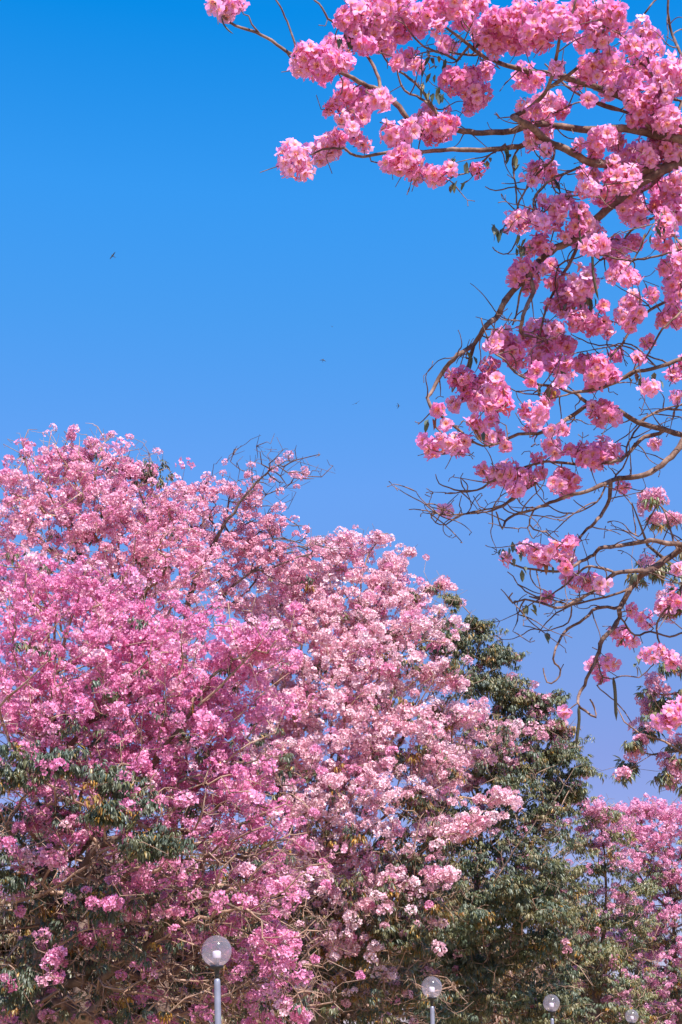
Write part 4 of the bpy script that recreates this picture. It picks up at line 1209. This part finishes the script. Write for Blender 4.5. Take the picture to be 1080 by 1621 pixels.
# ------------------------------------------------------------------ birds
def swift(label, px, py, span_px, d, heading, sweep, tilt=0.0, flap=0.12, chord=0.22):
    """a swallow-like bird: body, sickle wings and forked tail in one skin; heading in degrees within the picture"""
    half = span_px * d / F / 2
    s = half / max(0.35, math.sin(math.radians(sweep)))
    V = Buf()
    prof = [(0.0, 0.34), (0.05, 0.31), (0.085, 0.22), (0.095, 0.08), (0.075, -0.10), (0.04, -0.26), (0.015, -0.36), (0, -0.38)]
    a = np.arange(8) * math.pi / 4
    pr = np.array(prof)
    v = np.stack([np.repeat(pr[:, 1:2], 8, 1), pr[:, :1] * np.cos(a), pr[:, :1] * np.sin(a) * 0.8], -1).reshape(-1, 3)
    i = np.arange(len(pr) - 1)[:, None] * 8; j = np.arange(8)[None]; j2 = (j + 1) % 8
    V.add(v, np.stack([i + j, i + j2, i + 8 + j2, i + 8 + j], -1).reshape(-1, 4))
    sw = math.radians(sweep)
    for sg in (1, -1):
        st = np.linspace(0, 1, 6)
        bend = sw - 0.5 + 0.7 * st
        lead = np.cumsum(np.stack([np.cos(bend), sg * np.sin(bend)], 1), 0) / 6
        lead = lead - lead[0] + np.array([0.16, sg * 0.04])
        ch = np.array([1.0, 0.98, 0.88, 0.68, 0.42, 0.06]) * chord
        z = flap * st ** 1.3
        vv = []
        for (x, y), c_, zz in zip(lead, ch, z):
            vv += [(x, y, zz + 0.012), (x - c_, y, zz + 0.006), (x - c_, y, zz - 0.006), (x, y, zz - 0.008)]
        q = []
        for m in range(5):
            o = m * 4
            for e in range(4):
                q.append((o + e, o + (e + 1) % 4, o + 4 + (e + 1) % 4, o + 4 + e))
        V.add(vv, q)
        V.add([(-0.28, 0, .01), (-0.30, sg * 0.05, .01), (-0.62, sg * 0.13, .01), (-0.45, sg * 0.03, .01), (-0.28, 0, -.01), (-0.30, sg * 0.05, -.01), (-0.62, sg * 0.13, -.01), (-0.45, sg * 0.03, -.01)],
              [(0, 1, 2, 3), (7, 6, 5, 4), (0, 4, 5, 1), (1, 5, 6, 2), (2, 6, 7, 3), (3, 7, 4, 0)])
    h = math.radians(heading)
    ex = math.cos(h) * RT + math.sin(h) * UP
    ey = -math.sin(h) * RT + math.cos(h) * UP
    t = math.radians(tilt)
    ez = FW
    ex2 = ex * math.cos(t) + ez * math.sin(t)
    ez2 = np.cross(ex2, ey)
    c = P(px, py, d)
    M = np.stack([ex2, ey, ez2], 1)
    for k in range(len(V.v)):
        V.v[k] = (V.v[k] * s) @ M.T
    o = V.build('bird', M_BIRD, None, True)
    o.location = c
    o['label'] = label; o['category'] = 'bird'; o['group'] = 'small dark birds in the sky'
    return o


swift('largest dark swift in open sky above the tall pale tree, long wings spread', 179, 405, 17.5, 55, 143, 103)
swift('tiny dark swift with wings bent down like an arch, in mid sky', 511.5, 570, 11, 75, 80, 125)
swift('tiny dark bird seen edge on as a thin slanting streak, lowest beside the drooping bough', 564, 638.5, 17, 80, 118, 95, 78)
swift('tiny dark bird shaped like an arrowhead, next to the drooping bough', 631, 642.5, 10, 90, 0, 132)
swift('faintest speck of a bird, high above the arch winged swift', 526, 517, 4.5, 110, 60, 110)


def perched_bird(px, py, d):
    """a small bird on a twig: plump body, head, beak and long tail"""
    V = Buf()
    k = 14
    pts = np.array([(0.010, 0, 0.062), (0.016, 0, 0.060), (0.016, 0, 0.050), (0.010, 0, 0.036), (0.003, 0, 0.018), (-0.006, 0, -0.004), (-0.013, 0, -0.024), (-0.017, 0, -0.040), (-0.020, 0, -0.058), (-0.022, 0, -0.078), (-0.022, 0, -0.080)])
    rr = np.array([0.0005, 0.009, 0.0125, 0.0115, 0.0165, 0.0185, 0.014, 0.007, 0.005, 0.0055, 0.0005])
    tube(V, pts, rr, 12)
    tube(V, np.array([(0.026, 0, 0.054), (0.034, 0, 0.053), (0.042, 0, 0.049)]), np.array([0.0035, 0.002, 0.0004]), 6)
    for sg in (1, -1):
        tube(V, np.array([(0.004, sg * 0.013, 0.022), (-0.004, sg * 0.018, 0.0), (-0.012, sg * 0.013, -0.024), (-0.017, sg * 0.006, -0.042)]), np.array([0.003, 0.007, 0.005, 0.001]), 6)
        tube(V, np.array([(0.004, sg * 0.006, -0.008), (0.010, sg * 0.006, -0.020), (0.014, sg * 0.006, -0.026)]), np.array([0.0018, 0.0012, 0.0012]), 5)
    o = V.build('bird', M_BIRD, None, True)
    c = P(px, py, d)
    o.location = c; o.rotation_euler = (0, 0, math.pi); o.scale = (0.75, 0.75, 0.75)
    o['label'] = 'tiny dark bird perched on a thin twig below the overhanging boughs'; o['category'] = 'bird'
    tw = c + np.array([-0.012, 0, -0.020])
    return tw


e = np.hypot(ns.px[:n_traced, 0] - 880, ns.px[:n_traced, 1] - 303)
pdep = ns.px[int(np.argmin(e)), 2]
perched_bird(882, 293.5, pdep)
b = Buf()
tube(b, np.array([P(872, 296, pdep), P(878, 296.8, pdep), P(884, 297, pdep)]), np.array([0.004, 0.003, 0.002]), 5)
part(b, 'twig', M_BARK_NEAR, root, True)
